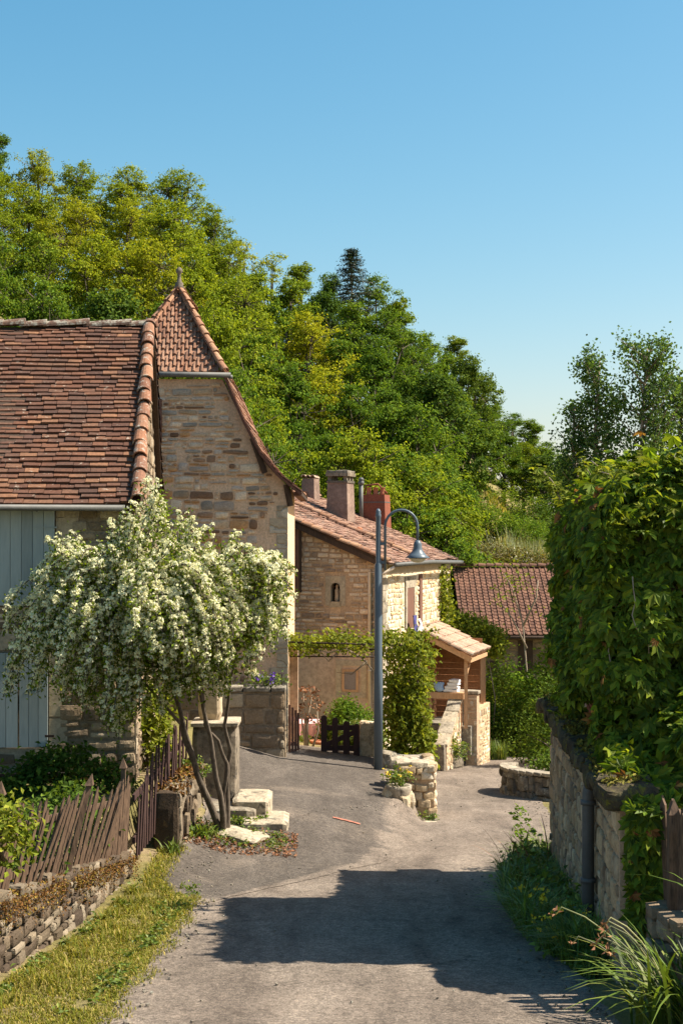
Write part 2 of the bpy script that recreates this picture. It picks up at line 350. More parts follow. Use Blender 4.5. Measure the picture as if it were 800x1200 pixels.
# foliage
mt['lf_yel'] = leafmat('leaf_yellow_green', (.155,.21,.018), (.235,.285,.025), (.31,.33,.045), .45, .7, .5, .05)
mt['lf_mid'] = leafmat('leaf_mid_green', (.075,.14,.018), (.125,.20,.026), (.20,.26,.045), .42, .7, .6, .05)
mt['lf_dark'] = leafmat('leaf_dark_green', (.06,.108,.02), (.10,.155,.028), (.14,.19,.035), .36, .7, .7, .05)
mt['lf_con'] = leafmat('leaf_conifer', (.015,.035,.020), (.028,.050,.026), (.04,.06,.03), .12)
mt['lf_pop'] = leafmat('leaf_poplar', (.052,.105,.03), (.088,.155,.04), (.14,.21,.06), .42, .5, 0, .12)
mt['lf_olive'] = leafmat('leaf_olive_scrub', (.085,.085,.022), (.135,.125,.032), (.17,.13,.05), .3)
mt['lf_vine'] = leafmat('leaf_vine_bright', (.11,.15,.018), (.18,.22,.025), (.25,.26,.04), .42, .6, 0, .08)
mt['lf_creeper'] = leafmat('leaf_creeper', (.07,.125,.013), (.12,.185,.018), (.23,.28,.03), .42, .5, 0, .15, 1.0)
mt['lf_bush'] = leafmat('leaf_blossom_tree', (.07,.115,.014), (.14,.20,.02), (.26,.31,.04), .42, .6, 0, .1)
mt['blossom'] = leafmat('cream_blossom', (.78,.76,.50), (.85,.82,.60), (.72,.73,.40), .36, .8, 0, .05, .3, (1,.98,.85))
mt['lf_weed'] = leafmat('leaf_weed', (.09,.15,.026), (.15,.23,.04), (.26,.30,.08), .3, .5, 0)
mt['lf_weedlit'] = leafmat('leaf_weed_bright', (.07,.12,.02), (.13,.19,.03), (.19,.20,.05), .35, .5, 0)
mt['grass'] = leafmat('lawn_grass', (.12,.15,.022), (.23,.22,.04), (.42,.33,.13), .35, .8, 0, .05)
mt['drygrass'] = leafmat('pale_grass', (.18,.21,.09), (.26,.28,.14), (.34,.33,.19), .3, .6, 0)
mt['moss'] = leafmat('rusty_moss', (.10,.05,.02), (.17,.085,.03), (.20,.16,.03), .1, .9, 0, .05, 1.0)
mt['mossgreen'] = leafmat('green_moss', (.09,.08,.014), (.16,.14,.02), (.22,.19,.03), .1, .8, 0)
mt['litter'] = leafmat('dead_leaves', (.12,.055,.03), (.22,.10,.05), (.30,.16,.08), .1, .8, 0)
mt['yellow'] = plain('yellow_petals', (.75,.52,.02), .6, 0, .1)
mt['purple'] = plain('purple_petals', (.14,.06,.36), .6, 0, .1)

# ------------------------------------------------------------ ground heights
SK = np.array([(-300,110),(-100,130),(0,152),(60,195),(100,206),(200,208),(250,250),(290,288),(330,302),(380,322),(412,318),(450,345),(500,392),(545,402),(562,445),(580,476),(620,495),(650,536),(700,548),(760,545),(1000,540)])
def ysky(px): return np.interp(px, SK[:,0], SK[:,1])
def sst(a, b, x):
    t = np.clip((np.asarray(x, float)-a)/(b-a), 0, 1); return t*t*(3-2*t)
def zr(Y):
    return np.interp(Y, [-60, 0, 10, 42, 60, 3000], [3, -1.72, -3.45, -6.43, -7.0, -7.0])
def G(X, Y):
    X = np.asarray(X, float); Y = np.asarray(Y, float)
    z = zr(Y)
    # drive plane
    zd = -3.23-.12*np.clip(X, -3, 3)-.041*Y+.16*np.clip(-1.2-X, 0, 1.2)*sst(24, 27, Y)
    xe = np.interp(Y, [18, 23.2, 24, 30, 33, 38], [-.2, 1.15, 1.25, 1.3, 1.0, .6]); hw = np.interp(Y, [18, 22, 23.6], [1.3, .9, .12])
    wd = sst(16.8, 21.5, Y)*(1-sst(0, 1, (X-xe+hw)/(2*hw)))*(1-sst(33, 36, Y))
    z = z*(1-wd)+zd*wd
    # verge slightly raised on the left
    wv = sst(13.5, 17.5, Y)*(1-sst(-2.5, -1.3, X))*(1-sst(20,22,Y)); z = z+wv*.22
    # garden behind the left wall
    xl = np.interp(Y, [0, 11.8, 16.4, 22], [-3.35, -2.98, -2.60, -2.45])
    wg = (1-sst(-.12, .02, X-xl))*(1-sst(26.5, 27.5, Y)); z = z*(1-wg)+(-3.12-.02*(Y-12))*wg
    # garden on the right in front of the ruin
    wr = sst(2.55, 2.75, X)*(1-sst(17.5, 18.2, Y)); z = z*(1-wr)+(-2.95-.03*(Y-10))*wr
    # bank right of the lane beyond the kerb wall
    wb = sst(4.2, 6.5, X)*sst(26, 28, Y)*(1-sst(38, 40, Y)); z = z+wb*.5
    # hill
    px = 400+F*X/95.; zs = (HY-ysky(px))/F*95.
    B = zs-np.interp(px, [480, 560], [9.5, 5.0])
    Y0 = np.interp(X, [-2, 3], [44, 57.5]); t = np.clip((Y-Y0)/(95-Y0), 0, 1)
    bank = 4.4*sst(0, 5, Y-Y0)*sst(2, 5, X)
    hill = -6.3+(B+6.3)*t**np.interp(X, [-2, 6], [1.05, .9])
    hill = np.where(X > 2, np.maximum(hill, np.minimum(-6.3+bank, hill+4)), hill)
    wh = sst(-1.5, 1.5, Y-Y0)
    z = z*(1-wh)+hill*wh
    z = z+ .3*np.sin(X*.35+1)*np.sin(Y*.23)*sst(46, 60, Y)
    return z
def g1(x, y): return float(G(x, y))
def grid(xs, ys, dz=0):
    X, Y = np.meshgrid(xs, ys); Z = G(X, Y)+dz
    V = np.stack([X.ravel(), Y.ravel(), Z.ravel()], 1); nx = len(xs); ny = len(ys)
    i, j = np.meshgrid(np.arange(nx-1), np.arange(ny-1)); a = (j*nx+i).ravel()
    mb = MB(); mb.addq(V, np.stack([a, a+1, a+nx+1, a+nx], 1)); return mb
# ground material
m, n, b = M('soil_and_turf'); co = pos(n)
a = noi(n, co, .6, 6, .7); c = noi(n, co, 9, 6, .75); d = noi(n, co, 60, 4, .7)
cc = ramp(n, a.outputs[0], [(.35, (.14,.13,.045)), (.5, (.20,.17,.07)), (.65, (.26,.20,.12))])
cc = mixc(n, .7, cc, ramp(n, c.outputs[0], [(.3, (.45,.45,.4)), (.5, (1,1,1)), (.75, (1.5,1.4,1.2))]), 'MULTIPLY')
cc = mixc(n, .5, cc, ramp(n, d.outputs[0], [(.3, (.4,.4,.4)), (.7, (1.5,1.5,1.5))]), 'MULTIPLY')
n.links.new(cc, b.inputs['Base Color']); b.inputs['Roughness'].default_value = .95; b.inputs['Specular IOR Level'].default_value = .1
bump(n, b, math_(n, 'ADD', c.outputs[0], d.outputs[0]), .8, .03); mt['soil'] = m
xs = np.unique(np.concatenate([np.array([-1500,-600,-300,-150,-90]), np.arange(-60,-6,1.5), np.arange(-6,8,.1), np.arange(8,60,1.5), np.array([90,150,300,600,1500])]))
ys = np.unique(np.concatenate([np.array([-60,-30,-10,0,4]), np.arange(6,40,.12), np.arange(40,62,.5), np.arange(62,130,2), np.array([160,220,400,800,1600,2600])]))
struct('ground', grid(xs, ys), mt['soil'], True)

def asphalt(name):
    """one surface for lane and driveway; the mesh attribute 'chip' says where the darker newer chippings lie"""
    m, n, b = M(name); co = pos(n)
    at = N(n, 'ShaderNodeAttribute', attribute_name='chip')
    a = noi(n, pos(n, (1.9,.5,1)), .9, 6, .65, .5); f = noi(n, co, 60, 4, .8); g = noi(n, co, 5, 7, .72); big = noi(n, co, .8, 5, .6)
    v = N(n, 'ShaderNodeTexVoronoi', feature='F1'); v.inputs['Scale'].default_value = 60; n.links.new(co, v.inputs['Vector'])
    c1 = ramp(n, a.outputs[0], [(.32, (.095,.080,.068)), (.48, (.155,.132,.112)), (.66, (.225,.195,.166))])
    pt = noi(n, co, 1.5, 8, .78, .8)
    c1 = mixc(n, ramp(n, pt.outputs[0], [(.56, (0,0,0)), (.66, (.7,.7,.7))]), c1, (.07,.06,.05))
    c2 = ramp(n, a.outputs[0], [(.30, (.066,.058,.051)), (.5, (.092,.082,.073)), (.68, (.125,.112,.10))])
    sx = N(n, 'ShaderNodeSeparateXYZ'); n.links.new(co, sx.inputs[0])
    wob_ = math_(n, 'ADD', math_(n, 'MULTIPLY', sx.outputs[0], 3.6), math_(n, 'MULTIPLY', big.outputs[0], 3.0))
    trk = math_(n, 'MULTIPLY', math_(n, 'ADD', math_(n, 'SINE', wob_), 1.0), .5)
    c1 = mixc(n, math_(n, 'MULTIPLY', trk, .22), c1, (.30,.262,.224))
    mk = math_(n, 'ADD', at.outputs['Fac'], math_(n, 'MULTIPLY', math_(n, 'SUBTRACT', pt.outputs[0], .5), 1.5))
    c = mixc(n, ramp(n, mk, [(.38, (0,0,0)), (.66, (1,1,1))]), c1, c2)
    c = mixc(n, .6, c, ramp(n, g.outputs[0], [(.3, (.6,.58,.56)), (.5, (1,1,1)), (.7, (1.3,1.28,1.25))]), 'MULTIPLY')
    c = mixc(n, .75, c, ramp(n, f.outputs[0], [(.3, (.3,.3,.3)), (.5, (1,1,1)), (.7, (1.8,1.75,1.7))]), 'MULTIPLY')
    c = mixc(n, .55, c, ramp(n, v.outputs['Distance'], [(0, (1.5,1.5,1.5)), (.6, (.7,.7,.7))]), 'MULTIPLY')
    c = mixc(n, ramp(n, big.outputs[0], [(.55, (0,0,0)), (.7, (.3,.3,.3))]), c, (.26,.22,.18))
    f2 = noi(n, co, 22, 3, .85)
    c = mixc(n, .8, c, ramp(n, f2.outputs[0], [(.34, (.5,.48,.46)), (.5, (1,1,1)), (.64, (1.45,1.42,1.38))]), 'MULTIPLY')
    st = N(n, 'ShaderNodeTexVoronoi', feature='F1'); st.inputs['Scale'].default_value = 9; n.links.new(co, st.inputs['Vector'])
    c = mixc(n, ramp(n, st.outputs['Distance'], [(.03, (.6,.6,.6)), (.09, (0,0,0))]), c, (.07,.06,.05))
    c = mixc(n, 1, c, (1.06,1.01,.97), 'MULTIPLY')
    n.links.new(c, b.inputs['Base Color']); b.inputs['Roughness'].default_value = .9; b.inputs['Specular IOR Level'].default_value = .2
    bump(n, b, math_(n, 'ADD', f.outputs[0], math_(n, 'MULTIPLY', g.outputs[0], 1.2)), .9, .014); return m
mt['road'] = asphalt('worn_asphalt'); mt['drive'] = mt['road']
def chip(o, nx, nyr, edge=(.25,.25), ends=(.2,.05), full=1.0):
    me = o.data; k = len(me.vertices)//nx; t = np.tile(np.linspace(0,1,nx), k); r = np.repeat(np.linspace(0,1,k), nx)
    val = np.minimum(np.minimum(t/edge[0], (1-t)/edge[1]), np.minimum(r/ends[0], (1-r)/ends[1])); val = np.clip(val, 0, 1)*full
    at = me.attributes.new('chip', 'FLOAT', 'POINT'); at.data.foreach_set('value', val.astype(np.float32))
def strip(Ys, xl, xr, dz, nx=30, jit=.04, seed=1):
    V = []; rg = np.random.default_rng(seed); Fq = []
    Ys = np.asarray(Ys)
    jl = np.array([noise.noise(Vector((seed, y*1.1, 0)))*1.6*jit+noise.noise(Vector((seed, y*5, 3)))*jit*.8 for y in Ys])
    jr = np.array([noise.noise(Vector((seed+9, y*1.1, 0)))*1.6*jit+noise.noise(Vector((seed, y*5, 9)))*jit*.8 for y in Ys])
    t = np.linspace(0, 1, nx)
    L = np.interp(Ys, *zip(*xl))+jl; Rr = np.interp(Ys, *zip(*xr))+jr
    X = L[:, None]*(1-t)+Rr[:, None]*t; Y = np.repeat(Ys[:, None], nx, 1); Z = G(X, Y)+dz
    V = np.stack([X.ravel(), Y.ravel(), Z.ravel()], 1); i, j = np.meshgrid(np.arange(nx-1), np.arange(len(Ys)-1)); a = (j*nx+i).ravel()
    mb = MB(); mb.addq(V, np.stack([a, a+1, a+nx+1, a+nx], 1)); return mb
RL = [(-60,-2),(10,-1.74),(14,-1.62),(16,-1.58),(17,-1.9),(19,-1.7),(22,.2),(24,1.2),(30,1.25),(34,1.9),(38,3.0),(42,3.3),(46,3.6)]
RR = [(-60,2.6),(8,2.3),(10.2,1.95),(14,1.95),(17,1.95),(18.2,2.6),(21,3.6),(26,3.7),(28,3.9),(34,5.2),(38,6.5),(40,9),(46,9)]
struct('road', strip(np.concatenate([np.arange(-40,6,2), np.arange(6,42.5,.08)]), RL, RR, .012, 70, .05, 1), mt['road'], True)
DL = [(17.2,-.9),(17.8,-1.5),(18.6,-1.65),(20,-1.5),(22,-2.3),(27.2,-2.6),(30,-1.1)]
DR = [(17.2,-.5),(18.4,.1),(20,.55),(22,.9),(23.2,1.2),(24,1.2),(30,1.2)]
DL = [(15.2,-1.75),(16.2,-2.15),(17.8,-2.15),(18.6,-2.0),(20,-1.9),(22,-2.3),(27.2,-2.6),(30,-1.1)]
DR = [(15.2,-1.5),(16.2,-.9),(18.4,.5),(20,.9),(22,1.1),(23.2,1.2),(24,1.2),(30,1.2)]
o = struct('driveway', strip(np.arange(15.2,29.7,.06), DL, DR, .018, 60, .05, 5), mt['drive'], True); chip(o, 60, 0, (.02,.22), (.06,.02))


# ------------------------------------------------------------ stone facing built stone by stone
def stonefill(mb, O, u, out, w_, h_, inside=None, course=(.12,.24), L=(.18,.5), gap=.02, proud=.02, jit=.10, split=.25, n=3, skip=(), miss=.0):
    O = Vector(O); u = Vector(u).normalized(); out = Vector(out).normalized(); z = 0; seedz = random.random()*20
    while z < h_-.04:
        ch = min(random.uniform(*course), h_-z); x = -random.uniform(0, L[0])
        while x < w_:
            l = random.uniform(*L)*random.choice((1,1,.7,1.25)); x0, x1 = max(x, 0), min(x+l, w_)
            if x1-x0 > .06:
                cells = [(x0, x1, z, z+ch)]
                if random.random() < split and ch > .13:
                    k = random.uniform(.35,.65); m_ = x0+(x1-x0)*random.uniform(.3,.7)
                    cells = [(x0,x1,z,z+ch*k),(x0,m_,z+ch*k,z+ch),(m_,x1,z+ch*k,z+ch)]
                for (a,b_,c,d) in cells:
                    cx, cz = (a+b_)/2, (c+d)/2
                    if random.random() < miss or b_-a < .05: continue
                    if inside is not None and not (inside(a, d) and inside(b_, d) and inside(a, c) and inside(b_, c)): continue
                    if any(b_ > s0 and a < s1 and d > t0 and c < t1 for (s0,s1,t0,t1) in skip): continue
                    g_ = gap*random.uniform(.6,1.5); wz = .02*noise.noise(Vector((cx*.8, seedz, cz*.3)))*2; tl = random.gauss(0,.02)
                    ww_ = (Z0+u*tl).normalized()
                    mb.stone(O+u*cx+Z0*(cz+wz)+out*(proud-.05+random.uniform(-.008,.008)), (b_-a-g_, .1, d-c-g_), (u-Z0*tl), -out, jit*1.3, n, w=ww_, rnd=.11)
            x += l
        z += ch
Z0 = Vector((0,0,1))
def facing(name, cols, dirt=.2, dirtcol=(.07,.055,.042), lich=None, var=.6):
    m, n, b = M(name); g = N(n, 'ShaderNodeNewGeometry'); co = pos(n); k = len(cols)
    c = ramp(n, g.outputs['Random Per Island'], [(i/k, x) for i, x in enumerate(cols)], 'CONSTANT')
    wn = N(n, 'ShaderNodeTexWhiteNoise', noise_dimensions='1D'); n.links.new(g.outputs['Random Per Island'], wn.inputs['W'])
    c = mixc(n, .8, c, ramp(n, wn.outputs['Value'], [(0, (.68,.66,.64)), (.5, (1,1,1)), (1, (1.25,1.22,1.18))]), 'MULTIPLY')
    f = noi(n, co, 30, 6, .72); l = noi(n, co, 8, 6, .7); d = noi(n, co, 1.1, 5, .65)
    c = mixc(n, var, c, ramp(n, f.outputs[0], [(.28, (.45,.43,.40)), (.5, (1,1,1)), (.75, (1.4,1.37,1.33))]), 'MULTIPLY')
    c = mixc(n, .5, c, ramp(n, l.outputs[0], [(.3, (.65,.63,.6)), (.6, (1.15,1.15,1.15))]), 'MULTIPLY')
    c = mixc(n, math_(n, 'MULTIPLY', ramp(n, d.outputs[0], [(.5, (0,0,0)), (.72, (1,1,1))]), dirt), c, dirtcol)
    if lich: c = mixc(n, ramp(n, l.outputs[0], [(.6, (0,0,0)), (.68, (.7,.7,.7))]), c, lich)
    n.links.new(c, b.inputs['Base Color']); b.inputs['Roughness'].default_value = .93; b.inputs['Specular IOR Level'].default_value = .12
    bump(n, b, math_(n, 'ADD', l.outputs[0], math_(n, 'MULTIPLY', f.outputs[0], .6)), 1.0, .02); return m
mt['towerstone'] = facing('tower_facing', [(.60,.44,.29),(.44,.32,.21),(.66,.51,.36),(.20,.12,.075),(.50,.41,.33),(.52,.29,.135),(.38,.33,.27),(.30,.19,.12),(.64,.50,.35)], .2)
mt['towermortar'] = rock('tower_mortar', (.56,.375,.24), (.66,.455,.30), (.72,.515,.35), 4, .03)
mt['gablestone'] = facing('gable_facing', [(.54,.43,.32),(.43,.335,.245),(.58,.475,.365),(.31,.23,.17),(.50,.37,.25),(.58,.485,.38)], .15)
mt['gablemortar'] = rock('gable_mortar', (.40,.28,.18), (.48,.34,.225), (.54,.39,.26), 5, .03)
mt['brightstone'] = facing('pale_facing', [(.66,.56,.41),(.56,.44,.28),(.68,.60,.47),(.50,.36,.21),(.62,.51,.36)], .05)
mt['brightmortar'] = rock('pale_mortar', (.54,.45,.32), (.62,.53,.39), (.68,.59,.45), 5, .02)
mt['darkstone'] = facing('dark_facing', [(.24,.18,.12),(.32,.25,.17),(.18,.14,.10),(.28,.21,.14),(.36,.30,.22)], .3)
mt['darkmortar'] = rock('dark_mortar', (.17,.135,.10), (.23,.185,.135), (.28,.23,.17), 4, .03)
mt['ruinstone'] = facing('ruin_facing', [(.46,.33,.20),(.38,.28,.18),(.30,.22,.15),(.50,.39,.26),(.42,.29,.17)], .25)
mt['goldstone'] = facing('gold_facing', [(.50,.40,.27),(.40,.30,.19),(.58,.49,.36),(.44,.34,.22),(.62,.54,.42)], .12)
mt['mossstone'] = facing('mossy_facing', [(.14,.11,.078),(.105,.08,.058),(.19,.155,.112),(.08,.06,.045),(.24,.20,.15)], .5, (.08,.055,.03), (.24,.15,.06))

# ------------------------------------------------------------ roof helper
def roof_tiles(mb, O, u, v, wfun, slope_len, tw, ch, th=.018, jit=.012, kind='flat', sag=0, sagw=8, skip=0):
    """O eave origin, u along eave, v up slope; wfun(s)->(u0,u1)"""
    u = Vector(u).normalized(); v = Vector(v).normalized(); nn = u.cross(v).normalized()
    if nn.z < 0: nn = -nn
    rows = int(slope_len/ch)
    for r in range(rows):
        s0 = r*ch; a, bb = wfun(s0); off = (r % 2)*.5*tw if kind == 'flat' else 0
        wob = random.uniform(-1, 1)*jit*.4
        x = a-off
        while x < bb-1e-4:
            ww = tw*(random.uniform(.85, 1.18) if kind == 'flat' else 1)
            x0 = max(x, a); x1 = min(x+ww, bb)
            if x1-x0 > tw*.2:
                dj = random.uniform(-1, 1)*jit; dn = random.uniform(0, 1)*jit*.7
                sg = -sag*math.sin(math.pi*min(max(((x0+x1)/2-a)/sagw, 0), 1)) + .02*noise.noise(Vector((x*.9, s0*.9, 1)))*(2 if kind == 'flat' else .3)
                c0 = Vector(O)+u*(x0+.004)+v*(s0+dj+wob)+nn*(sg+th*.9+dn); c1 = c0+u*(x1-x0-.008)
                L = min(ch*1.5, slope_len-s0+.04); tl = v*L-nn*(th*.9+dn)
                sk = u*random.uniform(-1, 1)*jit*.25
                rot = nn*random.uniform(-1, 1)*jit*.35
                p = [c0-nn*th, c1-nn*th+rot, c1-nn*th+tl+rot+sk, c0-nn*th+tl+sk, c0, c1+rot, c1+tl+rot+sk, c0+tl+sk]
                mb.hexa(p)
                if kind == 'rib':
                    q0 = c0+u*(x1-x0)*.60; q1 = c0+u*(x1-x0)*.97; h = nn*.035
                    mb.hexa([q0, q1, q1+tl, q0+tl, q0+h+u*.015-v*.005, q1+h-u*.012-v*.005, q1+h+tl-u*.012, q0+h+tl+u*.015])
            x += ww
def halfround(mb, p, q, r, L=.36, n=8, up=(0,0,1), jit=.01, taper=.82, step=.78):
    """row of overlapping half-round tiles from p to q"""
    p = Vector(p); q = Vector(q); d = (q-p); T = d.length; d.normalize(); up = Vector(up)
    x = d.cross(up).normalized(); y = x.cross(d).normalized(); s = 0
    while s < T-.03:
        e = min(s+L, T+.02); jj = Vector((random.uniform(-1,1), random.uniform(-1,1), random.uniform(-1,1)))*jit
        V = []; k = 0
        for (ss, rr, lift) in ((s, r*1.06, .02), (e, r*taper, 0)):
            for (ri) in (rr, rr-.02):
                for i in range(n+1):
                    a = math.pi*i/n; V.append(p+d*ss+jj+x*math.cos(a)*ri+y*(math.sin(a)*ri+lift))
        m_ = n+1; Fc = []
        for i in range(n):
            Fc.append((i, i+1, 2*m_+i+1, 2*m_+i)); Fc.append((m_+i, 3*m_+i, 3*m_+i+1, m_+i+1)); Fc.append((i, m_+i, m_+i+1, i+1))
            Fc.append((2*m_+i, 2*m_+i+1, 3*m_+i+1, 3*m_+i))
        mb.add(V, Fc, False); s += L*step

# ------------------------------------------------------------ LEFT HOUSE
yaw = R(5.0); C0 = Vector((-2.74, 19.0, 0)); U = Vector((math.cos(yaw), math.sin(yaw), 0)); Vv = Vector((-math.sin(yaw), math.cos(yaw), 0)); Z = Vector((0,0,1))
def LH(a, b, z): return C0+U*a+Vv*b+Z*z
def lx_(px):
    t = (px-400)/F; return (t*C0.y-C0.x)/(U.x-t*U.y)
def lz_(px, py): return (HY-py)*(C0.y+U.y*lx_(px))/F
lh = thing('stone_house', 'stone house with steep brown tiled roof and blue-grey shutters, behind the flowering tree', 'house', LH(-4,3,-3.6))
mb = MB(); W8 = -8.0
mb.prism([LH(0,0,-4.3), LH(0,6.6,-4.3), LH(0,6.6,.55), LH(0,3.3,3.02), LH(0,0,.55)], U*-.45)        # gable wall facing the lane
mb.prism([LH(W8,0,-4.3), LH(-.45,0,-4.3), LH(-.45,0,.5), LH(W8,0,.5)], Vv*.45)
mb.prism([LH(W8,6.15,-4.3), LH(-.45,6.15,-4.3), LH(-.45,6.15,.5), LH(W8,6.15,.5)], Vv*.45)
mb.prism([LH(W8,.45,-4.3), LH(W8,6.15,-4.3), LH(W8,6.15,.5), LH(W8,3.3,2.9), LH(W8,.45,.5)], U*.4)
wl_ = part('wall', mb, mt['darkmortar'], lh)
mb = MB(); stonefill(mb, LH(-5.2,0,-4.0), U, -Vv, 5.2, 4.5, None, (.12,.26), (.2,.5), .025, .028, skip=[(5.2+lx_(-95),5.2+lx_(66),4+lz_(30,710),9),(5.2+lx_(-95),5.2+lx_(58),4+lz_(30,878),4+lz_(30,763))])
stonefill(mb, LH(0,0,-4.0), Vv, U, 6.6, 7.1, lambda a, z: z < 4.5+2.55*(1-abs(a-3.3)/3.3), (.12,.26), (.2,.5), .025, .028, n=2)
part('stone_facing', mb, mt['darkstone'], lh)
sl_ = math.atan2(2.84, 3.6); sv = Vv*math.cos(sl_)+Z*math.sin(sl_); SL = 3.6/math.cos(sl_)
sb = Vv*-math.cos(sl_)+Z*math.sin(sl_)
mb = MB()
mb.prism([LH(W8-.2,-.28,.40), LH(.1,-.28,.40), LH(.1,3.3,3.22), LH(W8-.2,3.3,3.22)], Z*.05)
mb.prism([LH(W8-.2,6.88,.40), LH(.1,6.88,.40), LH(.1,3.3,3.22), LH(W8-.2,3.3,3.22)], Z*.05)
rf = part('roof_deck', mb, mt['darkwood'], lh)
mb = MB()
roof_tiles(mb, LH(W8-.2,-.34,.445), U, sv, lambda s: (0, 8.28), SL+.02, .215, .118, .038, .015, 'flat', .07)
roof_tiles(mb, LH(.08,6.94,.445), -U, sb, lambda s: (0, 8.28), SL+.02, .22, .16, .022, .014, 'flat')
rf = part('roof', mb, mt['tileL'], lh)
mb = MB(); halfround(mb, LH(.08,3.3,3.30), LH(W8-.2,3.3,3.24), .10, .42, jit=.012)
part('ridge_tiles', mb, tiles('mossy_ridge', [(.10,.06,.045),(.17,.10,.07),(.24,.15,.11)], (.34,.31,.25), (.48,.58), .5), lh)
mb = MB(); halfround(mb, LH(.03,-.36,.47), LH(.03,3.34,3.37), .098, .42, up=(0,-.6,.8), jit=.022)
halfround(mb, LH(.03,6.96,.47), LH(.03,3.34,3.37), .098, .34, up=(0,.6,.8), jit=.014)
part('verge_tiles', mb, mt['ridge'], lh)
mb = MB(); mb.bar(LH(.05,-.3,.33), LH(.05,3.3,3.16), .04, .2); part('bargeboard', mb, mt['postwood'], lh)
mb = MB(); mb.tube([LH(W8,-.44,.41), LH(-.12,-.44,.385)], .042, 10)
for k in range(9): mb.bar(LH(-.4-.85*k,-.44,.34), LH(-.4-.85*k,-.2,.40), .02, .01)
part('gutter', mb, mt['zinc'], lh)
mb = MB()                                     # dressed stone surrounds
mb.b2(0,0,0,0,0,0)
mb = MB()
def fblk(a0, a1, z0, z1, o=.03): mb.box(LH((a0+a1)/2, -.5*o+.05, (z0+z1)/2), (a1-a0, .1+o, z1-z0), U, Vv, Z)
# pixel to wall helpers
def lx(px): # a along U for pixel x on the front face
    t = (px-400)/F; return (t*C0.y-C0.x)/(U.x-t*U.y)
def lz(px, py): a = lx(px); return (HY-py)*(C0.y+U.y*a)/F
for (x0, x1, y0, y1) in ((66,82,598,606),(66,93,607,650),(66,80,652,708),(-95,70,712,730),(-95,70,745,763),(58,78,764,800),(58,74,802,840),(58,80,842,878),(-95,62,878,892),(66,86,730,745)):
    fblk(lx(x0), lx(x1)-.008, lz(x0,y1)+.006, lz(x0,y0), .02)
part('window_surround', mb, mt['dressed'], lh)
def shutter(parent, x0, x1, y0, y1, boards, mat):
    a0, a1 = lx(x0), lx(x1); z0, z1 = lz(30, y1), lz(30, y0); mb = MB(); wd = (a1-a0)/boards
    for k in range(boards): mb.box(LH(a0+wd*(k+.5), -.055, (z0+z1)/2+random.uniform(-.004,.004)), (wd-.006, .03, z1-z0), U, Vv, Z)
    mb.box(LH((a0+a1)/2, -.035, (z0+z1)/2), (a1-a0-.01, .012, z1-z0-.02), U, Vv, Z)
    return part('shutter', mb, mat, parent)
s0 = shutter(lh, -26, 65, 596, 709, 7, mt['blue'])
for y in (618, 688): mb = MB(); mb.box(LH(lx(54), -.078, lz(30, y)), (.30, .008, .022), U, Vv, Z); part('hinge', mb, mt['blue'], s0)
s1 = shutter(lh, -20, 22, 765, 875, 3, mt['blue']); s2 = shutter(lh, 23.5, 57, 765, 875, 3, mt['blue'])
for s_ in (s1, s2):
    for y in (783, 862): mb = MB(); mb.box(LH(lx(59 if s_ is s2 else -18), -.08, lz(30, y)), (.12, .012, .03), U, Vv, Z); part('hinge', mb, mt['rust'], s_)
mb = MB(); mb.box(LH(lx(40), -.03, lz(40, 925)), (1.2, .1, .45), U, Vv, Z); part('cellar_vent', mb, mt['dark'], lh)

# ------------------------------------------------------------ TOWER HOUSE
CX = -3.36; YF = 28.0; XR = -1.07; YB = 32.5
prof = [(0,5.17),(1.05,3.26),(1.45,2.33),(1.78,1.70),(2.12,1.28),(2.58,.90)]
th_ = thing('tall_stone_house', 'tall narrow stone house with a pointed half-hipped roof topped by a finial', 'house', (CX, 30, -4.2))
mb = MB(); rw = XR-CX
def pz(x): return float(np.interp(abs(x), [p[0] for p in prof], [p[1] for p in prof]))-.12
pts = [(-rw,-4.8),(rw,-4.8),(rw,pz(rw)),(2.0,pz(2.0)),(1.78,pz(1.78)),(1.45,pz(1.45)),(1.02,3.12),(-1.02,3.12),(-1.45,pz(1.45)),(-1.78,pz(1.78)),(-2.0,pz(2)),(-rw,pz(rw))]
mb.prism([Vector((CX+x, YF, z)) for x, z in pts], (0,.5,0))
mb.prism([Vector((CX+x, YB-.5, z)) for x, z in pts], (0,.5,0))
mb.b2(XR-.5,XR,YF+.5,YB-.5,-4.8,pz(rw)); mb.b2(CX-rw,CX-rw+.5,YF+.5,YB-.5,-4.8,pz(rw))
part('wall', mb, mt['towermortar'], th_)
def tin(a, z):
    x = a-rw; zz = z-4.6
    if abs(x) > rw-.1: return False
    if zz > 3.08: return False
    return zz < np.interp(abs(x), [0,1.02,1.45,1.78,2.0,2.3], [3.1,3.1,pz(1.45)-.02,pz(1.78)-.02,pz(2.0)-.02,pz(2.29)-.02])
mb = MB(); stonefill(mb, (CX-rw,YF,-4.6), (1,0,0), (0,-1,0), 2*rw, 7.9, tin, (.08,.21), (.12,.42), .03, .034, .16, .4, 3, miss=.07, skip=[(2*rw-.36,9,0,5.2)])
part('stone_facing', mb, mt['towerstone'], th_)
mb = MB()                                     # quoins at the lit corner
zq = -4.3; k = 0
while zq < .55:
    h = random.uniform(.22,.36); L = (.34 if k % 2 else .2)
    mb.b2(XR-L, XR+.012, YF-.015, YF+.34-.14*(k % 2), zq, zq+h-.012); zq += h; k += 1
part('corner_stones', mb, masonry('lit_quoin', [(.44,.37,.27),(.50,.43,.33),(.38,.31,.22)], (.42,.35,.26), (2,2,3), (.01,.03), .02, stain=.1), th_)
mb = MB()
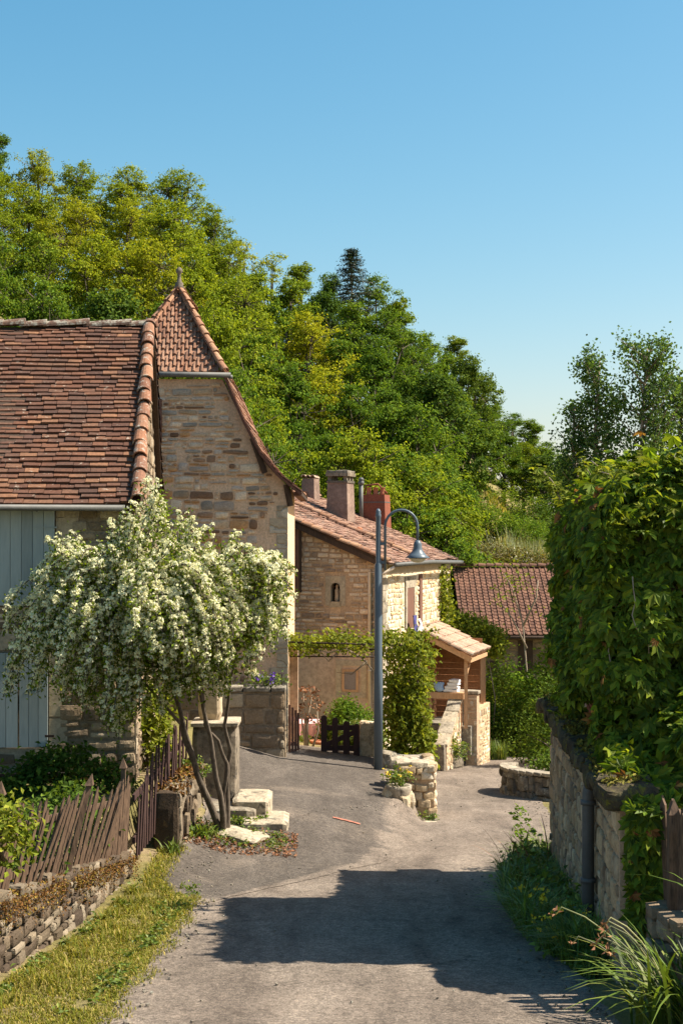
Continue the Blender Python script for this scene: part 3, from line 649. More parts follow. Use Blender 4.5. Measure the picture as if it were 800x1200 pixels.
for sgn in (-1, 1):
    for (a, bq) in zip(prof[:-1], prof[1:]):
        if a[0] == 0:   # upper pyramid flank starts behind the hip
            P0 = [Vector((CX, YF+1.5, a[1])), Vector((CX+sgn*bq[0], YF-.12, bq[1])), Vector((CX+sgn*bq[0], YB+.1, bq[1])), Vector((CX, YB+.1, a[1]))]
        else:
            P0 = [Vector((CX+sgn*a[0], YF-.16, a[1])), Vector((CX+sgn*bq[0], YF-.16, bq[1])), Vector((CX+sgn*bq[0], YB+.1, bq[1])), Vector((CX+sgn*a[0], YB+.1, a[1]))]
        mb.prism(P0, (0,0,-.07))
mb.prism([Vector((CX-1.0,YF-.1,3.22)), Vector((CX+1.0,YF-.1,3.22)), Vector((CX,YF+1.48,5.10))], (0,.02,-.05))
part('roof_deck', mb, mt['darkwood'], th_)
mb = MB()
hv = Vector((0,1.62,1.91)); HL = hv.length
roof_tiles(mb, Vector((CX-1.05,YF-.13,3.24)), (1,0,0), hv, lambda s: (1.05*s/HL, 2.10-1.05*s/HL), HL-.05, .155, .165, .02, .006, 'rib')
for sgn in (-1, 1):
    for (a, bq) in zip(prof[:-1], prof[1:]):
        v_ = Vector((-(bq[0]-a[0])*sgn, 0, a[1]-bq[1])); L = v_.length
        if a[0] == 0: wf = (lambda s, L=L: (1.6*s/L, YB+.2-YF))
        else: wf = (lambda s: (0, YB+.2-YF))
        roof_tiles(mb, Vector((CX+sgn*bq[0], YF-.18, bq[1]+.01)), (0,1,0), v_, wf, L+.03, .2, .15, .02, .01, 'flat')
part('roof', mb, mt['tileT'], th_)
mb = MB(); ap = Vector((CX, YF+1.5, 5.16))
halfround(mb, Vector((CX+1.08,YF-.15,3.24)), ap, .085, .36, up=(.5,-.5,.7), jit=.008)
halfround(mb, Vector((CX-1.08,YF-.15,3.24)), ap, .085, .36, up=(-.5,-.5,.7), jit=.008)
halfround(mb, ap, Vector((CX,YB+.1,5.16)), .1, .4)
part('hip_tiles', mb, mt['verge'], th_)
mb = MB(); mb.lathe(ap+Vector((0,0,-.02)), [(.10,0),(.11,.05),(.08,.08),(.09,.13),(.05,.17),(.035,.26),(.035,.33),(.065,.36),(.07,.40),(.045,.45),(.01,.47)], 14)
part('finial', mb, mt['pillar'], th_)
mb = MB(); mb.tube([(CX-1.08,YF-.24,3.2),(CX+1.2,YF-.24,3.17)], .055, 10); mb.tube([(CX+1.2,YF-.24,3.17),(CX+1.2,YF-.24,3.1)], .04, 8)
part('gutter', mb, mt['zinc'], th_)
mb = MB()
mt['barge'] = wood('red_brown_barge', (.07,.03,.02), (.15,.07,.045))
for sgn in (-1, 1):
    mb = MB()
    for (a, bq) in zip(prof[1:-1], prof[2:]):
        mb.bar((CX+sgn*a[0],YF-.17,a[1]-.06), (CX+sgn*bq[0],YF-.17,bq[1]-.06), .05, .17, up=(0,1,0))
    part('bargeboard', mb, mt['barge'], th_)
mb = MB(); mb.bar((CX+2.5,YF-.17,.86), (CX+2.5,YB,.86), .14, .08); part('eave_board', mb, mt['barge'], th_)
mb = MB(); mb.bar((CX+1.62,YF-.2,1.95), (CX+1.86,YF-.09,1.27), .09, .09); part('roof_brace', mb, mt['darkwood'], th_); mb = MB(); mb.bar((CX+2.28,YF-.1,1.04), (CX+2.36,YF-.05,.62), .09, .09)
part('roof_brace', mb, mt['darkwood'], th_)
mb = MB(); mb.b2(P(182,0,YF).x-.12, P(190,0,YF).x, YF-.08, YF+.02, P(0,520,YF).z, P(0,468,YF).z)
part('shutter', mb, mt['brownwood'], th_)
for (x, y, wx, hy) in ((186,612,12,22),(214,640,16,14)):
    mb = MB(); c_ = P(x, y, YF); mb.b2(c_.x-wx*.008, c_.x+wx*.008, YF-.04, YF+.05, c_.z-hy*.008, c_.z+hy*.008); part('window', mb, mt['pane'], th_)

# ------------------------------------------------------------ HOUSE TWO (with the niche)
A2 = Vector((.98,34,0)); d2 = Vector((.292,.956,0)).normalized(); q2 = Vector((.956,-.292,0)).normalized()
def H2(a, p, z): return A2+d2*a+q2*p+Z*z     # a along the lane wall, p outward from it
def h2g(px, py, off=0):                      # point on gable face (a = -off)
    t = (px-400)/F; o = A2-d2*off; s = (o.x-t*o.y)/(-q2.x*-1+0) if False else None
    # o + q2*p : (o.x+q2.x p) = t (o.y + q2.y p)
    p = (t*o.y-o.x)/(q2.x-t*q2.y); Y = o.y+q2.y*p
    return p, (HY-py)*Y/F
def h2s(px, py, off=0):                      # point on lane wall (p = off)
    t = (px-400)/F; o = A2+q2*off; a = (t*o.y-o.x)/(d2.x-t*d2.y); Y = o.y+d2.y*a
    return a, (HY-py)*Y/F
ZE = -.58; SLP = .43; RP = -4.0; ZRD = ZE+SLP*4.0; LN = 7.35
h2 = thing('stone_cottage', 'stone cottage with a statue niche in its gable and chimneys on its roof', 'house', H2(3,-4,-4.6))
mb = MB()
gp = [H2(0,0,-2.35), H2(0,0,ZE), H2(0,RP,ZRD), H2(0,2*RP,ZE), H2(0,2*RP,-2.35)]
# gable above, with a niche opening left as a separate dark recess in front of a solid wall
npx, nz0 = h2g(393, 705); _, nz1 = h2g(393, 683); nw = .13
def gslab(p0, p1, z0, z1, th=.3, a0=0): mb.prism([H2(a0,p0,z0), H2(a0,p1,z0), H2(a0,p1,z1), H2(a0,p0,z1)], d2*th)
gslab(npx+nw, 0, -2.6, ZE); gslab(2*RP, npx-nw, -2.6, ZE); gslab(npx-nw, npx+nw, -2.6, nz0); gslab(npx-nw, npx+nw, nz1, ZE)
mb.prism([H2(0,0,ZE), H2(0,RP,ZRD), H2(0,2*RP,ZE)], d2*.3)
part('gable_wall', mb, mt['gablemortar'], h2)
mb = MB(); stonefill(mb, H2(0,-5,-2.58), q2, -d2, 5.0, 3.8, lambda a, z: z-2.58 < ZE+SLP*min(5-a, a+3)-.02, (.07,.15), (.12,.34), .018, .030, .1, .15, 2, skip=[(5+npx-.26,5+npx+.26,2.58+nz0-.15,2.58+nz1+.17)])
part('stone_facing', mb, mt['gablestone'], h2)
mb = MB(); gslab(2*RP, .012, -5.6, -2.6, .3, -.012); part('rendered_base', mb, mt['render'], h2)
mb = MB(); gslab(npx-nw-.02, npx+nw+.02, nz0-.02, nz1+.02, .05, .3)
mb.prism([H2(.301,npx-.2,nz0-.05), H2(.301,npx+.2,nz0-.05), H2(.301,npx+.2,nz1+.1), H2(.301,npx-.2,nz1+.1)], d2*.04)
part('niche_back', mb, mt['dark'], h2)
mb = MB()
# surround: jambs, sill, arched head
e = -.02
def fr(p0,p1,z0,z1,th=.05): mb.prism([H2(e,p0,z0), H2(e,p1,z0), H2(e,p1,z1), H2(e,p0,z1)], d2*th)
fr(npx-.25,npx-nw+.015,nz0-.1,nz1+.16); fr(npx+nw-.015,npx+.25,nz0-.1,nz1+.16); 
fr(npx-nw+.015,npx+nw-.015,nz1,nz1+.16); fr(npx-nw-.01,npx+nw+.01,nz0-.14,nz0,.10)
for sgn in (-1,1):
    arc = [H2(e, npx+sgn*(nw-.015), nz1)]+[H2(e, npx+sgn*(nw-.015)*math.cos(t_), nz1-.12+.12*math.sin(t_)) for t_ in np.linspace(math.pi/2, 0, 6)]
    mb.prism(arc if sgn > 0 else arc[::-1], d2*.05)
part('niche_surround', mb, mt['dressed'], h2)
mb = MB(); c_ = H2(.13, npx, nz0); mb.lathe(c_, [(.055,0),(.05,.03),(.062,.06),(.05,.2),(.058,.27),(.03,.315),(.026,.33),(.038,.36),(.03,.395),(.008,.41)], 12)
mb.tube([c_+Vector((.05,-.02,.27)), c_+Vector((.03,-.07,.2)), c_+Vector((0,-.07,.24))], .015, 6)
solo('statue', mb, mt['statue'], 'small pale stone statue standing in the wall niche', 'statue', c_)
mb = MB()                                    # lane wall
mb.prism([H2(.3,0,-6.4), H2(LN,0,-6.4), H2(LN,0,ZE), H2(.3,0,ZE)], q2*-.3)
mb.prism([H2(LN,0,-6.4), H2(LN,2*RP,-6.4), H2(LN,2*RP,ZE), H2(LN,RP,ZRD), H2(LN,0,ZE)], d2*-.3)
part('lane_wall', mb, mt['brightmortar'], h2)
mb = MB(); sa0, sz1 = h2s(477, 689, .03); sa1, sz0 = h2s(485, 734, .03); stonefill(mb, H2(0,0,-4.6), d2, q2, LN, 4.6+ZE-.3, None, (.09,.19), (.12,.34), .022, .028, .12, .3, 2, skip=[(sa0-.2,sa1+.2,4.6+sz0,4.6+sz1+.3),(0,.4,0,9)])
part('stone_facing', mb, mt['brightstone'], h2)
mb = MB()
k = 0; zq = -4.5
while zq < ZE-.25:
    h = .27; L = .3 if k % 2 else .45
    mb.prism([H2(-.02,.015,zq), H2(L,.015,zq), H2(L,.015,zq+h-.015), H2(-.02,.015,zq+h-.015)], q2*-.25); zq += h; k += 1
part('corner_stones', mb, mt['palestone'], h2)
mb = MB(); mb.prism([H2(.45,.02,ZE-.3), H2(LN,.02,ZE-.3), H2(LN,.02,ZE-.12), H2(.45,.02,ZE-.12)], q2*-.1); part('cornice', mb, mt['dressed'], h2)
# roof
sv2 = (-q2*4.0+Z*(ZRD-ZE)).normalized(); SL2 = math.hypot(4.15, (ZRD-ZE)*4.15/4)
mb = MB()
mb.prism([H2(-.15,.2,ZE-.07), H2(LN+.1,.2,ZE-.07), H2(LN+.1,RP,ZRD), H2(-.15,RP,ZRD)], Z*.05)
mb.prism([H2(-.15,2*RP-.2,ZE-.07), H2(LN+.1,2*RP-.2,ZE-.07), H2(LN+.1,RP,ZRD), H2(-.15,RP,ZRD)], Z*.05)
part('roof_deck', mb, mt['darkwood'], h2)
mb = MB(); roof_tiles(mb, H2(-.12,.22,ZE-.03), d2, sv2, lambda s: (0, LN+.25), SL2, .2, .13, .022, .026, 'flat')
roof_tiles(mb, H2(LN+.13,2*RP-.2,ZE-.03), -d2, (q2*4+Z*(ZRD-ZE)), lambda s: (0, LN+.25), SL2, .24, .16, .022, .014, 'flat')
roof2 = part('roof', mb, mt['tileH'], h2)
mb = MB()
halfround(mb, H2(-.12,.2,ZE-.01), H2(-.12,RP,ZRD+.06), .09, .34, jit=.015)
halfround(mb, H2(2.9,.2,ZE+.03), H2(2.9,RP,ZRD+.10), .085, .34, jit=.015)
halfround(mb, H2(-.12,RP,ZRD+.08), H2(LN+.1,RP,ZRD+.08), .1, .36, jit=.012)
part('verge_tiles', mb, mt['verge'], h2)
mb = MB(); mb.bar(H2(-.14,.1,ZE-.1), H2(-.14,RP,ZRD-.04), .05, .12); part('bargeboard', mb, mt['darkwood'], h2)
mb = MB(); mb.tube([H2(-.05,.33,ZE-.07), H2(LN*.5,.33,ZE-.06), H2(LN+.1,.33,ZE-.13)], .055, 10); part('gutter', mb, mt['zinc'], h2)
mb = MB(); pp, z0_ = h2g(433, 668, .07); _, z1_ = h2g(433, 830, .07)
mb.tube([H2(-.02,.3,ZE-.12), H2(-.07,.06,ZE-.28), H2(-.08,pp,z0_-.05), H2(-.08,pp,z1_)], .04, 10)
for zz in (-1.4,-2.3,-3.2): mb.tube([H2(-.08,pp,zz), H2(-.08,pp,zz+.04)], .05, 10)
part('downpipe', mb, mt['cream'], h2)
mb = MB(); p_,z_ = h2g(440,672,.06); mb.tube([H2(-.07,p_,z_), H2(-.07,p_,z_-2.6)], .035, 8); part('downpipe', mb, mt['metal'], h2, 'thin grey downpipe beside the cream one')
# gable shutter
pA, zA = h2g(338, 620); pB, zB = h2g(352, 694); mb = MB()
for k in range(3): mb.prism([H2(-.05,pA+(pB-pA)*k/3,zB), H2(-.05,pA+(pB-pA)*(k+1)/3-.01,zB), H2(-.05,pA+(pB-pA)*(k+1)/3-.01,zA), H2(-.05,pA+(pB-pA)*k/3,zA)], d2*.04)
part('shutter', mb, mt['brownwood'], h2, 'tall closed brown plank shutter on the gable')
mb = MB(); mb.prism([H2(-.07,pB-.01,zB), H2(-.07,pB+.04,zB), H2(-.07,pB+.04,zA), H2(-.07,pB-.01,zA)], d2*.08); part('shutter_frame', mb, mt['darkwood'], h2)
# gable window
pA, zA = h2g(401, 784, .012); pB, zB = h2g(420, 811, .012)
mb = MB()
def frame(o, p0, p1, z0, z1, t, th, dd=0):
    for (a0,a1,b0,b1) in ((p0,p1,z1-t,z1),(p0,p1,z0,z0+t),(p0,p0+t,z0+t,z1-t),(p1-t,p1,z0+t,z1-t)):
        o.prism([H2(dd,a0,b0), H2(dd,a1,b0), H2(dd,a1,b1), H2(dd,a0,b1)], d2*th)
frame(mb, pA, pB, zB, zA, .055, .06, -.04); wn = part('window', mb, mt['postwood'], h2)
mb = MB(); mb.prism([H2(-.02,pA+.05,zB+.05), H2(-.02,pB-.05,zB+.05), H2(-.02,pB-.05,zA-.05), H2(-.02,pA+.05,zA-.05)], d2*.01); part('pane', mb, mt['curtain'], wn)
mb = MB(); frame(mb, pA-.16, pB+.2, zB-.14, zA+.22, .138, .03, -.03); part('window_surround', mb, mt['dressed'], h2)
# lane wall window with shutter
a0, z1 = h2s(477, 689, .03); a1, z0 = h2s(485, 734, .03)
mb = MB(); mb.prism([H2(a0,.03,z0), H2(a1,.03,z0), H2(a1,.03,z1), H2(a0,.03,z1)], q2*-.02); ww = part('window', mb, mt['brownwood'], h2)
mb = MB()
for (b0,b1,c0,c1) in ((a0-.18,a1+.18,z1,z1+.28),(a0-.17,a0,z0,z1),(a1,a1+.17,z0,z1)):
    mb.prism([H2(b0,.04,c0), H2(b1,.04,c0), H2(b1,.04,c1), H2(b0,.04,c1)], q2*-.06)
part('window_surround', mb, mt['palestone'], h2)
a0, z1 = h2s(492, 673, .05); mb = MB(); mb.prism([H2(a0,.05,-2.6), H2(a0+.28,.05,-2.6), H2(a0+.28,.05,z1), H2(a0,.05,z1)], q2*-.045); part('shutter', mb, mt['brownwood'], h2, 'folded brown shutter on the sunny wall')
# chimneys (sub-parts of the roof)
def roofz(p): return ZE+SLP*(-p)
def chim(px, p, wl, wp, top_py, mat, cap):
    t = (px-400)/F; o = A2+q2*p; a = (t*o.y-o.x)/(d2.x-t*d2.y); Y = o.y+d2.y*a; zt = (HY-top_py)*Y/F
    mb = MB(); zb = roofz(p)-.35; 
    base = [H2(a-wl/2*1.14,p-wp/2*1.14,zb), H2(a+wl/2*1.14,p-wp/2*1.14,zb), H2(a+wl/2*1.14,p+wp/2*1.14,zb), H2(a-wl/2*1.14,p+wp/2*1.14,zb),
            H2(a-wl/2,p-wp/2,zt), H2(a+wl/2,p-wp/2,zt), H2(a+wl/2,p+wp/2,zt), H2(a-wl/2,p+wp/2,zt)]
    mb.hexa(base); ch = part('chimney', mb, mat, roof2); m2 = MB()
    if cap == 'slab':
        for sx in (-1,0,1):
            for sy in (-1,1): m2.box(H2(a+sx*wl*.4,p+sy*wp*.4,zt+.07), (.1,.1,.16), d2, q2, Z)
        m2.box(H2(a,p,zt+.2), (wl*1.15,wp*1.15,.09), d2, q2, Z); m2.stone(H2(a,p,zt+.27), (wl*1.1,wp*1.1,.1), d2, q2, .3, 4, w=Z)
        m2.box(H2(a,p,zt+.0), (wl*1.08,wp*1.08,.06), d2, q2, Z)
        part('chimney_cap', m2, mt['pillar'], roof2)
    elif cap == 'canal':
        for k in (-1,0,1): halfround(m2, H2(a-wl*.55,p+k*wp*.36,zt+.02), H2(a+wl*.55,p+k*wp*.36,zt+.02), wp*.19, .5)
        part('chimney_cap', m2, mt['porchtile'], roof2)
    else:
        for k in (-1,0,1):
            m2.lathe(H2(a,p+k*wp*.3,zt), [(.085,0),(.07,.05),(.065,.2),(.085,.22)], 10)
        part('chimney_pot', m2, mt['terracotta'], roof2)
        m3 = MB(); m3.tube([H2(a,p-wp*.5,zt+.02), H2(a,p-wp*.42,zt+.28), H2(a,p+wp*.1,zt+.32), H2(a,p+wp*.5,zt+.04)], .03, 6); part('chimney_arch', m3, mt['brick'], roof2)
        m4 = MB(); m4.box(H2(a,p,zt-.22), (wl+.03,wp+.03,.03), d2, q2, Z); part('chimney_band', m4, mt['zinc'], roof2)
    return ch
chim(364, -3.9, .5, .36, 561, mt['chimney'], 'canal')
chim(399, -2.55, .65, .56, 565, mt['chimney'], 'slab')
chim(440, -2.3, .6, .7, 580, mt['brick'], 'pots')
t = (423-400)/F; o_ = A2+q2*-2.6; a_ = (t*o_.y-o_.x)/(d2.x-t*d2.y)
mb = MB(); pt_ = H2(a_,-2.6,0); mb.tube([pt_+Z*(roofz(-2.6)-.1), pt_+Z*(roofz(-2.6)+1.0)], .06, 10); mb.lathe(pt_+Z*(roofz(-2.6)+1.0), [(.06,0),(.09,.03),(.09,.1),(.05,.12),(.10,.15),(.04,.22)], 10)
part('flue_pipe', mb, mt['zinc'], roof2)
mb = MB(); c_ = H2(3.3,-1.55,roofz(-1.55)); mb.lathe(c_, [(.07,0),(.06,.1),(.09,.12),(.09,.17),(.02,.2)], 10); part('roof_vent', mb, mt['terracotta'], roof2)

# cloth on the porch end by the window
a0, z0 = h2s(484, 740, .12); mb = MB()
def drape(c, wid, h, d, seed, n=10, ax=None, out=None):
    ax = ax or d2; out = out or q2; mb_ = MB(); V = []; Fc = []
    for i in range(n+1):
        for j in range(n+1):
            s = i/n; t_ = j/n; f_ = noise.noise(Vector((s*3+seed, t_*1.5, 0)))*.5+noise.noise(Vector((s*8, seed, t_*2)))*.25
            V.append(Vector(c)+ax*((s-.5)*wid*(1+.3*t_))+out*(f_*d+d*.4*t_)-Z*t_*h)
    for i in range(n):
        for j in range(n): a = i*(n+1)+j; Fc.append((a, a+1, a+n+2, a+n+1))
    n0 = len(V); V += [v_-out*.012 for v_ in V]; Fc += [tuple(x+n0 for x in f[::-1]) for f in Fc]
    mb_.add(V, Fc, True); return mb_
solo('cloth', drape(H2(a0-.12,.2,z0+.42), .25, .42, .12, 1), mt['bluecloth'], 'dark blue cloth hanging below the window at the top of the porch roof', 'cloth', (0,0,0))
solo('cloth', drape(H2(a0+.10,.25,z0+.32), .26, .32, .16, 5), mt['whitecloth'], 'white cloth hanging beside the blue one at the top of the porch roof', 'cloth', (0,0,0))

# ------------------------------------------------------------ PORCH
po = thing('wooden_porch', 'open wooden porch with orange boards and pale tiled roof above the stone stairs', 'porch', H2(4,.8,-4.9))
PA, PB = 3.3, 5.5; ZW, ZO = -2.38, -3.06; PO = 1.42
mb = MB(); sv3 = (H2(PA,0,ZW)-H2(PA,PO,ZO)); SL3 = sv3.length
mb.prism([H2(PA,.02,ZW-.05), H2(PA,PO,ZO-.05), H2(PB,PO,ZO-.05), H2(PB,.02,ZW-.05)], Z*.04); part('roof_boards', mb, mt['porchwood'], po)
mb = MB()
for k in range(13):
    a = PA-.02+(PB-PA+.04)*k/12
    halfround(mb, H2(a,PO+.08,ZO+.0), H2(a,.05,ZW+.02), .085, .4, jit=.01)
part('roof', mb, mt['porchtile'], po)
mb = MB(); mb.bar(H2(PA-.01,.02,ZW-.09), H2(PA-.01,PO+.05,ZO-.10), .04, .13); mb.bar(H2(PA,PO,ZO-.12), H2(PB,PO,ZO-.12), .07, .1); part('beam', mb, mt['postwood'], po)
for (a, p) in ((PA+.12, PO-.12), (PB-.35, PO-.05), (PB-.05, PO-.05)):
    mb = MB(); mb.bar(H2(a,p,-4.95), H2(a,p,ZO-.05), .085, .085); part('post', mb, mt['postwood'], po)
mb = MB(); mb.bar(H2(PA+.12,PO-.12,-3.6), H2(PA+.75,PO-.12,-3.15), .05,.05); part('brace', mb, mt['postwood'], po)
mb = MB()
for k in range(13):
    z = -4.95+k*.17; mb.prism([H2(PB-.1,.02,z), H2(PB-.1,PO-.1,z), H2(PB-.075,PO-.1,z+.165), H2(PB-.075,.02,z+.165)], d2*.02)
for k in range(13):
    z = -4.95+k*.19; mb.prism([H2(PA+.9,.06,z), H2(PB-.1,.06,z), H2(PB-.1,.03,z+.185), H2(PA+.9,.03,z+.185)], q2*-.02)
part('plank_wall', mb, mt['porchwood'], po)
# bench-like board with linen
mb = MB(); zb_ = (HY-815)/F*37.2
mb.box(H2(3.55,.72,zb_), (.12,1.0,.16), d2, q2, Z); mb.box(H2(3.85,.72,zb_+.06), (.6,1.0,.05), d2, q2, Z)
mb.bar(H2(3.6,.3,-4.95), H2(3.6,.3,zb_), .07); mb.bar(H2(3.6,1.12,-4.95), H2(3.6,1.12,zb_), .07)
solo('bench', mb, mt['postwood'], 'orange wooden bench on the porch landing under the linen', 'bench', (0,0,0))
mb = MB(); [mb.stone(H2(3.72,.85+.03*k,zb_+.12+.085*k), (.3,.40-.05*k,.085), d2, q2, .3, 6, w=Z) for k in range(4)]; solo('linen_pile', mb, mt['whitecloth'], 'pale grey folded linen heaped on the porch bench', 'linen', (0,0,0))
mb = MB(); mb.stone(H2(3.66,.53,zb_+.2), (.2,.2,.24), d2, q2, .5, 5, w=Z); solo('linen_pile', mb, mt['lightblue'], 'light blue crumpled cloth beside the grey linen on the porch bench', 'linen', (0,0,0))

# ------------------------------------------------------------ STAIRCASE
st = thing('stone_staircase', 'outside stone staircase with a sloping rubble parapet below the wooden porch', 'staircase', H2(2.5,.5,-5.9))
for k in range(6):
    mb = MB(); zt = -5.72+.165*k; mb.stone(H2(2.15+.29*k+ (3.9-2.15-.29*k)/2, .40, zt-.4), (3.9-2.15-.29*k, .8, .8), d2, q2, .02, 4, w=Z); part('step', mb, mt['greystone'], st)
mb = MB(); mb.box(H2(4.6,.70,-5.3), (1.9,1.35,.75), d2, q2, Z); part('landing', mb, mt['greystone'], st)
mb = MB()
mb.prism([H2(1.9,.85,-6.3), H2(3.85,.85,-6.3), H2(3.85,.85,-4.12), H2(1.9,.85,-5.22)], q2*.28)
mb.prism([H2(3.85,.85,-6.5), H2(3.85,1.5,-6.5), H2(3.85,1.5,-4.12), H2(3.85,.85,-4.12)], d2*.3)
mb.prism([H2(4.15,1.22,-6.5), H2(5.6,1.22,-6.5), H2(5.6,1.22,-4.5), H2(4.15,1.22,-4.5)], q2*.28)
part('parapet', mb, mt['gablemortar'], st)
mb = MB(); stonefill(mb, H2(1.9,1.13,-6.2), d2, q2, 1.95, 2.2, lambda a, z: z-6.2 < -5.27+.565*a, (.12,.22), (.15,.38), .03, .02, .14, .2, 2)
stonefill(mb, H2(3.85,.85,-6.2), q2, -d2, .65, 2.02, lambda a, z: a > .2, (.12,.22), (.15,.38), .03, .02, .14, .2, 2); stonefill(mb, H2(4.15,1.5,-6.2), d2, q2, 1.4, 1.65, None, (.12,.22), (.15,.38), .03, .02, .14, .2, 2)
part('stone_facing', mb, mt['goldstone'], st)
mb = MB()
pa, pb = H2(1.86,.99,-5.19), H2(3.9,.99,-4.04)
for k in range(5): mb.stone(pa+(pb-pa)*((k+.5)/5), ((pb-pa).length/5, .36, .1), (pb-pa), q2, .15, 4)
mb.stone(H2(4.0,1.17,-4.06), (.36,.75,.1), d2, q2, .15, 4, w=Z)
part('coping', mb, mt['palestone'], st)
mb = MB(); mb.stone(H2(1.74,.98,-5.62), (.22,.32,1.0), d2, q2, .05, 4, w=Z); part('newel', mb, mt['pillar'], st)

# ------------------------------------------------------------ BARN
bn = thing('barn', 'low barn with a broad red-brown tiled roof at the end of the lane', 'barn', (6.5, 52, -7))
bl, br_ = P(530,0,52).x, 9.5
mb = MB(); mb.b2(bl+.2,br_,48.4,48.8,-7.2,-3.2); mb.b2(bl+.2,br_,55.2,55.6,-7.2,-3.2)
for x in (bl+.2, br_-.4): mb.prism([Vector((x,48.8,-7.2)), Vector((x,55.2,-7.2)), Vector((x,55.2,-3.1)), Vector((x,52,-1.25)), Vector((x,48.8,-3.1))], (.4,0,0))
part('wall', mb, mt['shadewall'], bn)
mb = MB(); bv = Vector((0,4.0,2.19)); BL = bv.length
mb.prism([Vector((bl,47.98,-3.34)), Vector((br_+.1,47.98,-3.34)), Vector((br_+.1,52,-1.14)), Vector((bl,52,-1.14))], (0,0,.04))
mb.prism([Vector((bl,56.02,-3.34)), Vector((br_+.1,56.02,-3.34)), Vector((br_+.1,52,-1.14)), Vector((bl,52,-1.14))], (0,0,.04)); part('roof_deck', mb, mt['darkwood'], bn)
mb = MB(); roof_tiles(mb, Vector((bl,47.95,-3.29)), (1,0,0), bv, lambda s: (0, br_-bl+.1), BL, .2, .21, .03, .008, 'rib')
roof_tiles(mb, Vector((br_+.1,56.05,-3.29)), (-1,0,0), Vector((0,-4,2.19)), lambda s: (0, br_-bl+.1), BL, .5, .4, .03, .008, 'flat')
part('roof', mb, mt['tileB'], bn)
mb = MB(); halfround(mb, (bl,52,-1.06), (br_,52,-1.06), .11, .4); part('ridge_tiles', mb, mt['tileB'], bn)
mb = MB(); mb.tube([(bl,47.88,-3.36),(br_,47.88,-3.38)], .06, 8); part('gutter', mb, mt['darkwood'], bn)
mb = MB(); mb.b2(6.0,6.5,48.38,48.42,-7,-3.5); mb.b2(5.0,5.3,48.38,48.42,-6.2,-4.2); part('door', mb, mt['darkwood'], bn)

# ------------------------------------------------------------ LAMP POST
lb = Vector((P(443,0,27).x, 27, 0)); lb.z = g1(lb.x, 27)
lp = thing('street_lamp', 'tall blue-grey street lamp with swan-neck arm and bell shade', 'street lamp', lb)
def LP(px, py): return P(px, py, 27)
mb = MB(); mb.lathe(Vector((lb.x,27,lb.z-.05)), [(.085,0),(.085,1.9),(.074,1.98),(.074,3.95),(.05,4.0),(.048,4.85),(.056,4.87),(.056,4.9),(.045,4.93),(.05,4.97),(.02,5.02)], 20); part('pole', mb, mt['metal'], lp)
ax_ = LP(451,0).x; mb = MB()
arc = [Vector((ax_,27,LP(0,668).z)), Vector((ax_,27,LP(0,620).z))]
r_ = (LP(489,0).x-ax_)/2; cc_ = Vector((ax_+r_,27,LP(0,617).z))
for t_ in np.linspace(math.pi, 0, 15): arc.append(cc_+Vector((r_*math.cos(t_),0,r_*1.02*math.sin(t_))))
arc.append(Vector((ax_+2*r_,27,LP(0,634).z))); mb.tube(arc, .026, 10)
for y in (637, 659): mb.bar(Vector((lb.x,27,LP(0,y).z)), Vector((ax_,27,LP(0,y).z)), .045, .05)
part('arm', mb, mt['metal'], lp)
hx = ax_+2*r_; z0 = LP(0,654).z; mb = MB()
mb.lathe(Vector((hx,27,z0)), [(.225,0),(.228,.012),(.16,.065),(.10,.14),(.082,.19),(.08,.26),(.06,.31),(.03,.34)], 24); sh = part('lamp_shade', mb, mt['metal'], lp)
mb = MB(); mb.lathe(Vector((hx,27,z0-.085)), [(.05,0),(.11,.02),(.155,.06),(.17,.083)], 20); part('glass_bowl', mb, mt['glassy'], sh)

# ------------------------------------------------------------ GARDEN ENTRANCE
gz = g1(.2, 29)
gt = thing('garden_gate', 'small dark maroon picket gate with rounded tops, beside the short stone pier', 'gate', (P(398,0,29).x,29,gz))
X = lambda px, D=29: (px-400)*D/F
Zp = lambda py, D=29: (HY-py)*D/F
def rpick(mb, x0, x1, y, z0, z1, d=.03):
    r = (x1-x0)/2; cx = (x0+x1)/2
    mb.prism([Vector((x0,y,z0)), Vector((x1,y,z0))]+[Vector((cx+r*math.cos(t_), y, z1-r+r*math.sin(t_))) for t_ in np.linspace(0, math.pi, 9)], (0,d,0))
for (x0, x1, t_) in ((376,383,838),(389,396,841),(402,409.5,845),(414,421,848)):
    mb = MB(); rpick(mb, X(x0), X(x1), 28.97, Zp(886), Zp(t_)); part('picket', mb, mt['gatewood'], gt)
mb = MB()
for y in (853, 877): mb.b2(X(377),X(421),29.003,29.04,Zp(y+3),Zp(y-3))
mb.bar((X(380),29.02,Zp(874)), (X(418),29.02,Zp(857)), .02, .1); part('rail', mb, mt['gatewood'], gt)
mb = MB(); mb.stone((X(430.5),29.2,Zp(870)), (X(441)-X(420),.4,Zp(848)-Zp(894)), jit=.06, n=6)
solo('stone_pier', mb, mt['rocky'], 'short square stone pier right of the maroon gate, behind the lamp post', 'pier', (X(430.5),29.2,Zp(892)))
mb = MB()
for k in range(8):
    x = 1.0+.16*k; mb.stone((.88+.105*k, 27.6+.06*k, -4.36-.014*k-.01*k), (.2,.5,.42-.03*k), jit=.25, n=4)
mb.stone((1.25,27.6,-4.42),(1.0,.5,.35),jit=.2,n=6)
solo('low_rubble_wall', mb, mt['greystone'], 'low rounded grey rubble kerb at the foot of the climbing vine column', 'wall', (1.3,27.7,-4.6))
og = thing('garden_gate', 'open brown plank gate seen edge-on against the corner of the tall house', 'gate', (X(343),28.6,g1(-1,28.6)))
